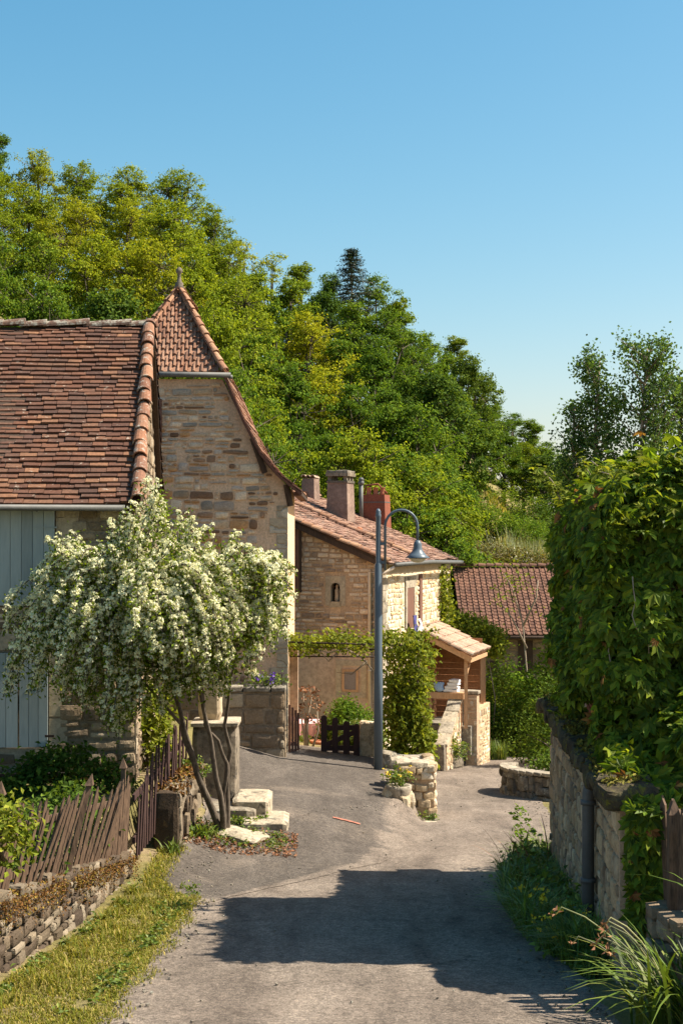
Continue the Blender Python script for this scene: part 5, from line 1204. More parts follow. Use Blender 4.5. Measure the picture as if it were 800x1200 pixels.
while len(pts) < c0+1500:          # unseen leaf mass added behind the curtain to keep it in shade
    x = rng.uniform(2.75, 4.3); y = rng.uniform(11.2, 12.4); z = -1.5+.4*sst(2.7,3.3,x)+lump((x,y,0),1.5,.2)-abs(rng.normal())*.15
    add((x, y, z), (-.2,-.2,1))
c0 = len(pts)
for _ in range(34):                # hanging strands
    x = rng.uniform(2.5, 3.6); y = rng.uniform(12.0,12.5); z0 = -2.2-.6*rng.uniform(); L = rng.uniform(.2,.9)*(1 if x > 2.7 else .5)
    for s in np.arange(0, L, .05): add((x+.05*rng.normal(), y+.05*rng.normal(), z0-s), (-.5,-.6,.3))
pts = np.array(pts); nb = np.array(nb)
mt['deadleaf'] = leafmat('dry_creeper_leaf', (.16,.07,.03), (.26,.13,.05), (.34,.2,.07), .3, .7, 0, .05)
cr = thing('creeper', 'huge dense creeper with five-fingered leaves smothering the ruin at the right', 'climbing plant', (3.4,13.8,-4))
mb = MB(); palmate(mb, pts, nb, .125); part('foliage', mb, mt['lf_creeper'], cr)
tp_ = np.stack([rng.uniform(2.35,5.2,2600), rng.uniform(YA-.05,YC+.3,2600), np.zeros(2600)],1); tp_[:,2] = [ZT+.04+lump((a,b,0),1.6,.2)-.30*(1-sst(2.3,2.9,a))-.22*(1-sst(YA,YA+.6,b))+.10*abs(rng.normal()) for a,b,_ in tp_]; mb = MB(); palmate(mb, tp_, np.tile([.2,-.25,1.],(2600,1)), .085, hang=.3); part('lit_tint_foliage', mb, mt['lf_vine'], cr)  # yellower leaf colour stands in for sunlight on the creeper top
mb = MB(); sel = rng.choice(len(pts), 260, replace=False); palmate(mb, pts[sel]+nb[sel]*.05, nb[sel], .10); part('dry_leaves', mb, mt['deadleaf'], cr)
for _ in range(14):
    k = rng.integers(4700, 10700); p = Vector(pts[k])+Vector((0,-.08,0)); q = [p]
    for _k in range(6): p = p+Vector((rng.normal()*.05, -.01, -.11)); q.append(p)
    mb = MB(); mb.tube(q, .006, 4); part('tendril', mb, mt['palebark'], cr)
mb = MB()
for _ in range(22):
    x = rng.uniform(2.75,4.4); y = YA+.3; x0 = x
    p = Vector((x0+rng.normal()*.2, y, -3.6 if x0 > 2.6 else -2.1)); q = [p]
    for k in range(7): p = p+Vector((rng.normal()*.12, rng.normal()*.03, .42)); q.append(p)
    mb.tube(q, [.02-.002*i for i in range(8)], 5)
part('stem', mb, mt['bark'], cr)
mb = MB(); mb.b2(2.85,5.2,YA+.75,YC-.2,-3.0,.0)   # inner dead growth / wall core
part('inner_wall', mb, mt['render'], ru)
# sprigs sticking out against the sky
sprg = []
for (x, y, L) in ((2.35,15.3,.5),(2.3,15.0,.4),(2.6,13.6,.45),(3.0,13.2,.4),(3.3,13,.5),(2.5,14.2,.4),(3.6,12.9,.35),(2.8,13.4,.4)):
    p = Vector((x,y,ZT-.1)); dr = Vector((rng.normal()*.4-.35, rng.normal()*.3, 1)).normalized(); q = [p+dr*L*s+Vector((-.12*s*s,0,-.1*s*s)) for s in np.linspace(0,1,6)]
    mb = MB(); mb.tube(q, [.008]*6, 4); part('sprig', mb, mt['palebark'], cr); sprg += [tuple(v_) for v_ in q[1:]]*5
mb = MB(); palmate(mb, np.array(sprg)+rng.normal(size=(len(sprg),3))*.04, np.tile([0,-.3,1.],(len(sprg),1)), .08); part('sprig_foliage', mb, mt['lf_vine'], cr)
# right low wall + fence
w3 = thing('garden_wall', 'dark low stone wall under the fence at the right edge, in the creeper shade', 'wall', (2.6,11,-3.5))
mb = MB(); rubble(mb, [(2.50,12.5,-3.9,-2.85),(2.50,11.2,-3.8,-2.85),(2.62,8.5,-3.5,-2.6)], .3, (.15,.3), (.15,.35)); part('masonry', mb, mt['darkstone'], w3)
f3 = thing('picket_fence', 'dark brown picket fence with pointed posts at the right edge of the lane', 'fence', (2.7,11,-2.9))
A1, B1 = Vector((2.52,11.25,-2.85)), Vector((2.58,10.45,-2.80))
for i in range(9):
    p = A1+(B1-A1)*(i/8); mb = MB(); pick(mb, p, Vector((rng.normal()*.02,rng.normal()*.02,1)), .80*random.uniform(.93,1.05), .055, .02, Vector((.5,-.85,0))); part('picket', mb, mt['fence'], f3)
mb = MB()
for hh in (.15,.6): mb = MB(); mb.bar(A1+Z*hh+Vector((.03,0,0)), B1+Z*hh+Vector((.03,0,0)), .03,.06); part('rail', mb, mt['fence'], f3)
for (x,y,h) in ((2.52,10.80,1.02),):
    mb = MB(); z0 = -3.6; mb.b2(x-.045,x+.045,y-.045,y+.045,z0,-2.15+.05); q = Vector((x,y,-2.10)); mb.add([q+Vector((-.05,-.05,0)), q+Vector((.05,-.05,0)), q+Vector((.05,.05,0)), q+Vector((-.05,.05,0)), q+Z*.12], [(0,1,4),(1,2,4),(2,3,4),(3,0,4),(3,2,1,0)]); part('post', mb, mt['fence'], f3)

# ------------------------------------------------------------ WEEDS RIGHT
def gpts(x, y): return np.stack([x, y, G(x, y)], 1)
N_ = 8200; y = rng.uniform(11.6, 18.2, N_); wdt = np.interp(y, [11.6,13.2,15,17,18.2], [.30,.66,.75,.66,.3]); xr = np.interp(y, [11.9,17.75], [2.30,2.6]); x = xr-wdt*rng.uniform(0,1,N_)**1.2
mb = MB(); blades(mb, gpts(x, y), .40*np.array([.5+.9*max(0,noise.noise(Vector((a*2,b*2,9)))+.4) for a,b in zip(x,y)]), .007, .9); 
ff = solo('verge_grass', mb, mt['lf_weed'], 'dense dark green grass and weeds along the foot of the ruin on the right', 'grass', (0,0,0), kind='stuff')
def tuft(name, label, c, n, h, w_, lean, mat, cat='plant', spread=.1, ldir=None):
    mb = MB(); p = rng.normal(size=(n,3))*[spread,spread,0]+np.array(c); p[:,2] = G(p[:,0],p[:,1]); 
    # long arching strap leaves, several segments
    for q in p:
        a = rng.uniform(0, 2*math.pi); dr = Vector((math.cos(a), math.sin(a), 0))
        if ldir is not None: dr = (dr*.8+Vector(ldir)).normalized()
        H = h*rng.uniform(.6,1.2); le = lean*rng.uniform(.4,1.3); sd = dr.cross(Z).normalized()*w_; V = []
        for k in range(7):
            s = k/6; c_ = Vector(q)+dr*(H*le*s**1.6)+Z*H*(s-.55*le*s**2.6*.9); ww_ = sd*(1-s**3)*(.5+.5*min(1,s*4))+sd*.02
            V += [c_-ww_, c_+ww_]
        mb.add(V, [(2*k,2*k+1,2*k+3,2*k+2) for k in range(6)])
    return solo(name, mb, mat, label, cat, (c[0],c[1],g1(c[0],c[1])))
C_ = []; 
for _ in range(70): y_ = rng.uniform(12.4,17.6); C_.append((np.interp(y_,[11.9,17.75],[2.22,2.5])-rng.uniform(.0,.5), y_, 0))
C_ = np.array(C_); C_[:,2] = G(C_[:,0],C_[:,1])+rng.uniform(.05,.40,70)*np.clip((C_[:,0]-1.6)*1.6,.3,1); mb = MB(); leaves(mb, clumps(C_, 16, .07), [[-.3,-.3,.8]], .085, 1, .6)
part_ = solo('nettles', mb, mt['lf_weed'], 'leafy nettles mixed into the shaded verge by the ruin wall', 'weeds', (0,0,0), kind='stuff')
mb = MB(); yf = rng.uniform(12.1,14.2,26); xf = 2.25-rng.uniform(0,.55,26); pf = gpts(xf,yf); pf[:,2] += rng.uniform(.15,.42,26); flowers(mb, pf, .035)
solo('yellow_flowers', mb, mt['yellow'], 'small yellow buttercup heads scattered in the shaded verge', 'flowers', (0,0,0), kind='stuff')
tuft('strap_plant', 'dry seeding weed stalks at the far end of the shaded verge', (2.25,17.3,0), 26, .8, .008, .7, mt['litter'], spread=.15, ldir=(-.6,-.2,0))
shrub('elder_sprig', 'lone leafy green sprig against the ruin corner', (2.28,17.9,-4.1), (.18,.15,.95), 20, .07, mt['lf_mid'], 'weed', k=9, cs=.05, stems=4)
tuft('strap_plant', 'clump of long arching sunlit strap leaves in the bottom right corner', (2.35,9.75,0), 120, .85, .013, .9, mt['lf_weedlit'], spread=.16, ldir=(-.75,.1,0))
tuft('strap_plant', 'second clump of strap leaves under the dark fence at the right edge', (2.5,10.5,0), 60, .7, .012, .7, mt['lf_weed'], spread=.14, ldir=(-.4,-.1,0))
mb = MB()                                    # faded flower stalks
heads = []
for k in range(9):
    p = Vector((2.3+rng.normal()*.08, 9.9+rng.normal()*.12, -3.4)); dr = Vector((-.75-rng.uniform()*.5, rng.uniform(-.3,.3), 0)); H = rng.uniform(.75,1.1); q = [p+dr*(H*.55*s**1.5)+Z*H*(s-.25*s**3) for s in np.linspace(0,1,7)]
    q.append(q[-1]+Vector((-.04,0,-.05))); mb.tube(q, .005, 5); heads.append(tuple(q[-1]))
sk_ = thing('faded_flowers', 'pale arching stalks with withered brown flower heads above the strap leaves', 'flowers', (2.3,9.9,-3.4)); part('stalk', mb, mt['drygrass'], sk_)
for hd in heads: mb2 = MB(); leaves(mb2, np.repeat([hd],5,0)+rng.normal(size=(5,3))*.01, [[0,0,1]], .05, 1.2, .5); part('flower_head', mb2, mt['litter'], sk_)

# ------------------------------------------------------------ GRASS LEFT, LITTER, WEEDS
def lawnpts(N_):
    y = rng.uniform(8.8, 16.4, N_); xl = np.interp(y, [8.6,11.8,16.3], [-2.98,-2.68,-2.28]); xr = np.interp(y, [8.6,10,14,16,16.5], [-1.72,-1.70,-1.58,-1.50,-1.95]); t = rng.uniform(0,1,N_)
    x = xl+(xr-xl)*t; keep = np.array([noise.noise(Vector((a*2.2,b*2.2,0)))+noise.noise(Vector((a*7,b*7,1)))*.6 for a, b in zip(x, y)]); keep = (keep-.9*sst(14.5,16.4,y)*1.0 > -.42+rng.uniform(-.25,.25,N_))
    edge = (t > .93) & (rng.uniform(size=N_) < .5); k = keep & ~edge
    return x[k], y[k]
x, y = lawnpts(52000); mb = MB(); hN = np.array([.026+.04*max(0,noise.noise(Vector((a*1.7,b*1.7,5)))) for a,b in zip(x,y)]); blades(mb, gpts(x,y), hN, .0045, .6)
tuf = []
for _ in range(70):
    y_ = rng.uniform(9.2,16.0); x_ = np.interp(y_,[8.6,11.8,16.3],[-2.80,-2.55,-2.2])+rng.uniform(0,.75)*rng.uniform(0,1); nT = rng.integers(12,40); tuf.append(np.stack([x_+rng.normal(size=nT)*.05, y_+rng.normal(size=nT)*.06],1))
tuf = np.concatenate(tuf); blades(mb, gpts(tuf[:,0],tuf[:,1]), .10, .005, .6)
solo('lawn', mb, mt['grass'], 'patchy sunlit grass verge between the low mossy wall and the lane', 'grass', (0,0,0), kind='stuff')
mb = MB(); cs_ = []
for _ in range(90):
    y_ = rng.uniform(9,16.2); side = rng.uniform()
    x_ = np.interp(y_,[8.6,11.8,16.3],[-2.95,-2.64,-2.25])+abs(rng.normal())*.05 if side < .5 else np.interp(y_,[8.6,10,14,16],[-1.8,-1.78,-1.68,-1.6])-abs(rng.normal())*.12
    cs_.append((x_,y_,g1(x_,y_)+.03))
leaves(mb, clumps(np.array(cs_), 16, .04, .5), [[0,0,1]], .05, .8, .6); solo('clover', mb, mt['lf_weedlit'], 'low green weeds dotted along both edges of the grass verge', 'weeds', (0,0,0), kind='stuff')
mb = MB()
for _ in range(900):
    y_ = 9+rng.uniform(0,1)**1.3*26; side = rng.uniform(); L_ = np.interp(y_, *zip(*RL)); R_ = np.interp(y_, *zip(*RR))
    x_ = (L_+abs(rng.normal())*.18) if side < .5 else ((R_-abs(rng.normal())*.2) if side < .92 else rng.uniform(L_, R_))
    r_ = rng.uniform(.004,.013); z_ = g1(x_, y_)+.02+r_*.4; a_ = rng.uniform(0,3.1)
    mb.box((x_,y_,z_), (r_*2,r_*1.5,r_*1.2), (math.cos(a_),math.sin(a_),rng.uniform(-.3,.3)), (-math.sin(a_),math.cos(a_),0))
solo('gravel', mb, mt['greystone'], 'loose grit and small pebbles scattered on the lane and along its edges', 'gravel', (0,0,0), kind='stuff')
# litter around tree base
N_ = 1500; x = rng.uniform(-2.1,-.6,N_); y = 18.4+rng.uniform(0,1.3,N_)*np.interp(x,[-2.1,-.6],[1.,1.2]); k = (y < 19.7+.1*x) & (np.abs(x+1.4) < .95); p = gpts(x[k],y[k]); p[:,2] += .03
mb = MB(); leaves(mb, p, [[0,-.2,1]], .05, .5, .7); solo('leaf_litter', mb, mt['litter'], 'rusty dead leaves under the flowering tree and around the flat rock', 'leaves', (0,0,0), kind='stuff')
lw = clumps(np.stack([rng.uniform(-2.1,-.75,60), 18.7+rng.uniform(0,.8,60), np.zeros(60)],1), 12, .05, .0); lw[:,2] = G(lw[:,0],lw[:,1])+.03+rng.uniform(0,.06,len(lw)); mb = MB(); leaves(mb, lw, [[0,-.1,1]], .05, .7, .6)
solo('ground_weeds', mb, mt['lf_weedlit'], 'low green weeds between the dead leaves under the flowering tree', 'weeds', (0,0,0), kind='stuff')
tuft('strap_plant', 'small clump of bright green strap leaves left of the flowering tree base', (-1.85,18.85,0), 70, .26, .013, .9, mt['lf_weedlit'], spread=.11)
tuft('strap_plant', 'small bright clump of leaves at the foot of the short wall end', (-2.1,17.75,0), 40, .26, .012, .6, mt['lf_weedlit'], spread=.07)
for (px, py, r, lab) in ((225,935,.2,'small green weed between the short wall and the stone steps'),(232,905,.22,'leafy weed on top of the short wall beside the dark fence'),(300,968,.16,'low green weeds in front of the pale lowest step'),(272,966,.14,'little weed tuft at the foot of the long grey step')):
    p = onground(px, py) if py > 930 else Vector((-2.1,20.2,-3.3)); shrub('weed', lab, p, (r*1.3,r*.8,r), 22, .06, mt['lf_weedlit'], 'weed', k=9, cs=.04, stems=2)
shrub('hedge_plant', 'bright yellow-green climbing foliage behind the dark fence near the house corner', (-2.75,20.4,-3.3), (.35,.6,1.35), 120, .10, mt['lf_vine'], k=14)
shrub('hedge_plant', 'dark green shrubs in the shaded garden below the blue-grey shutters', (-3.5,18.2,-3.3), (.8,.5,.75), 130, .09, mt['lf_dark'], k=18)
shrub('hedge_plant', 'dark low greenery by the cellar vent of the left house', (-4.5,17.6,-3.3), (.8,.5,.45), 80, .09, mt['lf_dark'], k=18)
shrub('hedge_plant', 'dark green foliage close behind the middle of the leaning fence', (-3.25,13.6,-3.2), (.45,1.3,.45), 150, .08, mt['lf_dark'], k=18)
shrub('hedge_plant', 'dark green foliage behind the far end of the leaning fence', (-3.05,15.9,-3.25), (.45,1.0,.42), 120, .08, mt['lf_dark'], k=18)
ye = rng.uniform(15.0,18.2,3000); xe = np.interp(ye,[15.2,16.2,17.8,18.6],[-1.72,-2.13,-2.14,-2.0])+rng.normal(size=3000)*.07; mb = MB(); blades(mb, gpts(xe,ye), .06, .006, .7)
solo('edge_grass', mb, mt['grass'], 'short grass fringing the dark tarmac left of the flowering tree', 'grass', (0,0,0), kind='stuff')
ye = rng.uniform(8.8,15.4,2600); xe = np.interp(ye,[8.6,10,14,16],[-1.74,-1.72,-1.60,-1.6])+rng.normal(size=2600)*.06+.05*np.sin(ye*5); mb = MB(); blades(mb, gpts(xe,ye), .05, .005, .8)
solo('edge_grass', mb, mt['grass'], 'ragged grass fringe along the near left edge of the lane', 'grass', (0,0,0), kind='stuff')
shrub('rose_bush', 'bright green shrub at the left edge behind the leaning fence', P(-8,1000,11.2), (.30,.3,.52), 60, .07, mt['lf_vine'], k=16, cs=.07)

# ------------------------------------------------------------ FLOWERING TREE
ft = thing('flowering_tree', 'spreading small tree loaded with creamy white blossom over the left fence', 'tree', (-1.62,19.3,-4.05))
mb = MB(); D0 = 18.2
trunks = [[(-1.62,19.3,-4.1),P(243,935,19.1),P(228,895,18.9),P(215,850,18.6),P(200,800,18.3),P(185,740,18.0)],
          [(-1.60,19.3,-4.1),P(258,930,19.0),P(250,890,18.8),P(243,850,18.6),P(230,790,18.2),P(215,720,18.0)],
          [(-1.55,19.35,-4.1),P(262,930,19.2),P(266,895,19.1),P(256,868,18.9),P(240,850,18.7),P(235,790,18.2)],
          [(-1.55,19.35,-4.1),P(266,920,19.2),P(270,880,19.1),P(263,850,18.9),P(270,800,18.6),P(280,740,18.3)],
          [P(228,895,18.9),P(218,872,18.8),P(213,850,18.6),P(160,790,17.8),P(120,730,17.4)]]
for i, t in enumerate(trunks):
    t = [Vector(p) for p in t]; m2 = MB(); q = []
    for k in range(len(t)-1):
        for s in np.linspace(0,1,5)[:-1]: q.append(t[k].lerp(t[k+1], s)+Vector((noise.noise(Vector((k+s,i,0))),noise.noise(Vector((i,k+s,4))),0))*.03)
    q.append(t[-1]); r0 = (.055,.045,.038,.04,.035)[i]; m2.tube(q, [r0*(1-.7*j/(len(q)-1)) for j in range(len(q))], 8); part('trunk', m2, mt['bark'], ft)
hub = np.array([[*P(225,800,18.3)],[*P(180,770,18.0)],[*P(265,780,18.5)],[*P(215,740,18.1)],[*P(150,740,17.7)],[*P(290,745,18.5)]])
rg = np.random.default_rng(21)
br = MB(); bl_pts = []; bl_sz = []; lf_pts = []
out = np.array([(186,556),(215,600),(268,632),(300,650),(336,668),(338,716),(322,742),(312,765),(288,792),(258,812),(225,815),(195,836),(150,856),(122,864),(92,838),(60,812),(14,812),(12,770),(22,720),(60,668),(90,632),(60,640),(120,622),(155,590)], float)
cen = np.array([190.,745.])
def rope(q, dens, s0=.0, big=1.0):
    seg = np.linalg.norm(np.diff(q,axis=0),axis=1); Ls = seg.sum(); T = np.concatenate([[0],np.cumsum(seg)])/Ls
    nb_ = int(Ls*(1-s0)*dens); tt = rg.uniform(s0,1,nb_); pp_ = np.stack([np.interp(tt, T, q[:,k]) for k in range(3)],1)
    off = rg.normal(size=(nb_,3))*.019; off[:,2] = np.abs(off[:,2])*1.1; bl_pts.append(pp_+off); bl_sz.append(rg.uniform(.024,.042,nb_)*big*(1.15-.4*tt))
    nl = int(Ls/.017); tl = rg.uniform(.0,1.0,nl); lf_pts.append(np.stack([np.interp(tl, T, q[:,k]) for k in range(3)],1)+rg.normal(size=(nl,3))*.045-np.array([0,-.01,.03]))
nmain = 330
for i in range(nmain):
    if i < 140: k = rg.integers(len(out)); t = rg.uniform(); o = out[k]*(1-t)+out[(k+1) % len(out)]*t; r = rg.uniform(.84,1.08)
    else: k = rg.integers(len(out)); t = rg.uniform(); o = out[k]*(1-t)+out[(k+1) % len(out)]*t; r = rg.uniform(.12,.86)
    px, py = cen+(o-cen)*r
    Dd = 17.75+(-1 if rg.uniform() < .72 else .75)*rg.uniform(.55,1.2)*math.sqrt(max(0,1-r*r*.93)); Dd = min(Dd, 18.7) if px < 175 else min(Dd, 19.3)
    e_ = np.array(P(px, py, Dd)); h_ = hub[np.argmin(np.sum((hub-e_)**2, 1)+rg.uniform(0,.5,6))]+rg.normal(size=3)*.08
    dx = e_[0]-h_[0]; hor = math.hypot(dx, e_[1]-h_[1])
    ctrl = h_*.42+e_*.58+np.array([dx*.14, (e_[1]-h_[1])*.15, .42+.42*hor+rg.uniform(-.15,.25)])
    if py < 650: ctrl = (h_+e_)/2+np.array([-dx*.1,0,.08+.1*hor])
    T = np.linspace(0,1,18); q = np.array([bez(h_, ctrl, e_, t) for t in T])
    q += np.array([[.025*math.sin(t*9+i), .02*math.cos(t*7+i), 0] for t in T])*T[:,None]
    br.tube([Vector(v_) for v_ in q], [.016*(1-.8*t)+.003 for t in T], 4, False)
    rope(q, 27, .34, rg.uniform(.85,1.25))
    for s in range(2):
        t0 = rg.uniform(.4,.95); b0 = np.array([np.interp(t0,T,q[:,k]) for k in range(3)]); a_ = rg.uniform(0,6.28); L_ = rg.uniform(.16,.5)*(1.0 if r < .85 else .7)*(.55 if py > 770 else 1)
        dv = np.array([math.cos(a_)*.6+np.sign(dx)*.35, math.sin(a_)*.5-.25, .12]); Ts = np.linspace(0,1,8)[:,None]
        qs = b0+dv*L_*Ts*.8+np.array([0,0,-.9])*L_*Ts**2
        if py < 640: qs = b0+np.array([dv[0],dv[1],.6])*L_*Ts*.6
        br.tube([Vector(v_) for v_ in qs], [.005]*8, 3, False); rope(qs, 30, .12, rg.uniform(.8,1.15))
for k in range(7000):
    a_ = rg.uniform(0,6.28); rr_ = rg.uniform(0,1)**.5*.86; kx = int(a_/6.28*len(out))
    o_ = out[rg.integers(len(out))]; pq = cen+(o_-cen)*rr_; lf_pts.append(np.array([tuple(P(pq[0]+rg.normal()*10, pq[1]+rg.normal()*10, min(17.9+rg.uniform(-.75,.8), 18.7 if pq[0] < 175 else 19.2)))]))
part('branches', br, mt['bark'], ft)
bl_pts = np.concatenate(bl_pts); bl_sz = np.concatenate(bl_sz); lf_pts = np.concatenate(lf_pts)
mb = MB(); K = 15                              # each blossom head: a dome of little petals
dd = nrm(rg.normal(size=(len(bl_pts)*K,3))); dd[:,2] = np.abs(dd[:,2])*.95-.2
cp = np.repeat(bl_pts,K,0)+dd*np.repeat(bl_sz,K)[:,None]; leaves(mb, cp, dd, .80*np.repeat(bl_sz,K)+.003, .15, .95, rg, fold=.03); part('blossom', mb, mt['blossom'], ft)
mb = MB(); leaves(mb, lf_pts, [[.3,-.2,.7]], .058, .9, .5, rg); part('foliage', mb, mt['lf_bush'], ft)
print('blossoms', len(bl_pts), 'leaves', len(lf_pts))

# ------------------------------------------------------------ TREES
def make_tree(kind, seed, h=10., cr=3.3, base=.25, ncl=150, lpc=70, lsz=.17, mat='lf_mid', cs=.52, gap=0, trunk='bark', shape='round'):
    lpc = int(lpc*.9)
    rg = np.random.default_rng(seed); C = []; 
    sub = []                                     # a few big boughs so the outline is uneven
    nb = 13
    for i in range(nb):
        a = i*2.4+rg.uniform(-.4,.4); zz = base+.12+(1-base-.22)*(i/(nb-1)); prof_ = math.sin(math.pi*min(1, (zz-base+.12)/(1.12-base))**.8) if shape == 'round' else min(1.0,(1.12-zz)*1.25)*min(1,(zz-base+.2)*3)
        rr = cr*prof_*rg.uniform(.45,.85); sub.append((rr*math.cos(a), rr*math.sin(a), zz*h, cr*rg.uniform(.28,.48)*(1.0 if shape == 'round' else .6)))
    sub.append((0,0,h*.93,cr*.3))
    sub = np.array(sub)
    for i in range(ncl):
        s = sub[rg.integers(len(sub))]; d = nrm(rg.normal(size=(1,3)))[0]; d[2] = d[2]*.8+.15; C.append(s[:3]+d*s[3]*rg.uniform(.6,1.1))
    C = np.array(C); cd = nrm(rg.normal(size=(ncl*lpc,3))); cd[:,2] = np.where(cd[:,2] < -.2, -cd[:,2]*.5, cd[:,2])
    cr_ = cs*rg.uniform(.55,1.45,ncl)[:,None]; crr = np.repeat(cr_, lpc, 0); L = np.repeat(C,lpc,0)+cd*crr*[1,1,.8]*rg.uniform(.15,1.25,(ncl*lpc,1))
    ctr = np.array([0,0,h*.6]); t = thing(kind, 'x', 'tree'); mb = MB()
    if shape != 'round': sub[:,3] *= 1.35
    tp = [Vector((0,0,-1)), Vector((.1,.05,h*.2)), Vector((-.1,.1,h*.45)), Vector((.1,0,h*.7)), Vector((0,0,h*.93))]; mb.tube(tp, [.26,.2,.15,.09,.02], 7)
    for s in sub: z0 = max(h*.18, s[2]*.62); mb.tube([Vector((0,0,z0)), Vector((s[0]*.5,s[1]*.5,(z0+s[2])/2)), Vector(s[:3])], [.09,.06,.02], 5)
    for c in C[::2]:
        s = sub[np.argmin(np.sum((sub[:,:3]-c)**2,1))]; mb.tube([Vector(s[:3]), Vector(c)], [.03,.01], 3, False)
    part('trunk', mb, mt[trunk], t); mb = MB(); leaves(mb, L, cd*.8+nrm(L-ctr)*.5+[0,0,.3], lsz*1.35, .6, .72, rg); part('crown', mb, mt[mat], t); return t
def make_conifer(seed, h=12.):
    rg = np.random.default_rng(seed); t = thing('fir_tree', 'x', 'tree'); mb = MB(); mb.tube([Vector((0,0,-1)), Vector((0,0,h))], [.22,.02], 7); L = []
    for i in range(30):
        z = h*(.25+.74*i/29); R_ = 3.4*(1-i/30)**.75+.2
        for k in range(11):
            a = rg.uniform(0,6.28); rr = R_*rg.uniform(.7,1.1); e_ = Vector((rr*math.cos(a), rr*math.sin(a), z-.12*rr)); mb.tube([Vector((0,0,z)), e_], [.03,.008], 3, False)
            n_ = 34; s = rg.uniform(.1,1,n_)[:,None]; L.append(np.array([[0,0,z]])*(1-s)+np.array([[*e_]])*s+rg.normal(size=(n_,3))*[.13,.13,.06])
    part('trunk', mb, mt['bark'], t); mb = MB(); L = np.concatenate(L); leaves(mb, L, [[0,0,1]], .2, .6, .35, rg); part('crown', mb, mt['lf_con'], t); return t
KIND = {
 'y1': make_tree('oak_tree', 11, mat='lf_yel', ncl=420, lpc=44, lsz=.105, cs=.42), 'y2': make_tree('oak_tree', 12, mat='lf_yel', cr=3.8, ncl=480, lpc=42, lsz=.105, cs=.40),
 'm1': make_tree('lime_tree', 13, mat='lf_mid', ncl=380, lpc=44, lsz=.11, cs=.42), 'm2': make_tree('lime_tree', 14, mat='lf_mid', cr=2.7, h=11.5, ncl=340, lpc=44, lsz=.12, cs=.42, base=.15, shape='tall'),
 'd1': make_tree('chestnut_tree', 15, mat='lf_dark', ncl=300, lpc=44, lsz=.145, cs=.5), 'd2': make_tree('chestnut_tree', 16, mat='lf_mid', cr=2.5, h=12, ncl=330, lpc=44, lsz=.125, cs=.42, base=.12, shape='tall'),
 'a1': make_tree('ash_tree', 17, mat='lf_yel', cr=2.6, h=10, ncl=130, lpc=34, lsz=.11, cs=.38, base=.2),
 'f1': make_conifer(18)}
KH = {'y1':10,'y2':10,'m1':10,'m2':11.5,'d1':10,'d2':12,'a1':10,'f1':12}
desc = {'y':'yellow-green broadleaf','m':'fresh green broadleaf','d':'darker green','a':'thin airy light green','f':'dark pointed fir'}
rows = [  # label, D, [(px, ytop, kind)...]
 ('on the hill skyline', 96, [(-60,120,'d1'),(-5,150,'d2'),(45,182,'y1'),(95,200,'y2'),(150,202,'y1'),(205,206,'y2'),(248,248,'y1'),(285,285,'a1'),(318,298,'a1'),(352,306,'d2'),(385,318,'m2'),(412,292,'f1'),(440,328,'m1'),(468,348,'d2'),(500,388,'m2'),(532,392,'d2'),(556,440,'d1'),(578,474,'d2'),(600,486,'m1'),(622,490,'m2'),(640,520,'m1'),(662,534,'d1'),(690,542,'m1'),(715,546,'m2')]),
 ('just below the hill skyline', 84, [(-20,205,'y2'),(35,228,'y1'),(90,240,'y2'),(150,240,'y1'),(205,245,'y1'),(255,290,'y2'),(300,315,'d2'),(340,325,'m2'),(378,345,'d1'),(415,352,'m2'),(450,370,'m1'),(485,395,'m1'),(520,410,'m2'),(548,420,'d1'),(566,500,'m1'),(590,512,'m2'),(612,528,'y1'),(636,540,'d1'),(668,552,'d1')]),
 ('halfway up the wooded hill', 73, [(-15,270,'m1'),(50,280,'m1'),(110,285,'y1'),(170,290,'y2'),(225,300,'y1'),(275,335,'y2'),(320,350,'d2'),(360,375,'y1'),(400,395,'m2'),(440,405,'d2'),(475,425,'m2'),(510,440,'d1'),(535,470,'m1')]),
 ('low on the wooded hill', 63, [(-10,330,'m1'),(60,335,'m1'),(130,345,'d1'),(200,350,'m2'),(255,365,'y2'),(300,400,'m1'),(340,425,'m2'),(380,440,'y1'),(420,455,'m1'),(455,470,'m2'),(490,480,'m1'),(515,505,'m2')]),
 ('just behind the cottage roofs', 54, [(270,440,'m1'),(310,480,'y1'),(350,500,'m1'),(388,505,'m2'),(425,515,'y1'),(460,530,'m1'),(492,545,'y1'),(512,600,'m1')]),
]
ordn = ['first','second','third','fourth','fifth','sixth','seventh','eighth','ninth','tenth','eleventh','twelfth','thirteenth','fourteenth','fifteenth','sixteenth','seventeenth','eighteenth','nineteenth','twentieth','twenty-first','twenty-second','twenty-third','twenty-fourth']
used = set()
rgt = np.random.default_rng(5)
for (lab, D, lst) in rows:
    for i, (px, yt, kd) in enumerate(lst):
        D_ = D+rgt.uniform(-2.5,2.5); x = (px-400)*D_/F; gzv = g1(x, D_); zt = (HY-yt)*D_/F; h = zt-gzv
        h = max(h, 4.5); s = h/KH[kd]; sxy = min(max(s, .72), 1.05)*rgt.uniform(.78,1.02)*(1.25 if kd == 'f1' else 1)
        if px > 550: sxy *= .9
        label = '%s tree, %s from the left %s' % (desc[kd[0]], ordn[i], lab)
        src = KIND[kd]
        if kd not in used:
            used.add(kd); src.location = (x, D_, gzv); src.scale = (sxy, sxy, s); src.rotation_euler = (0,0,rgt.uniform(0,6.28)); src['label'] = label; src['group'] = 'trees on the wooded hill'
        else: copy_tree(src, (x, D_, gzv), (sxy, sxy, s), rgt.uniform(0,6.28), label, 'trees on the wooded hill')

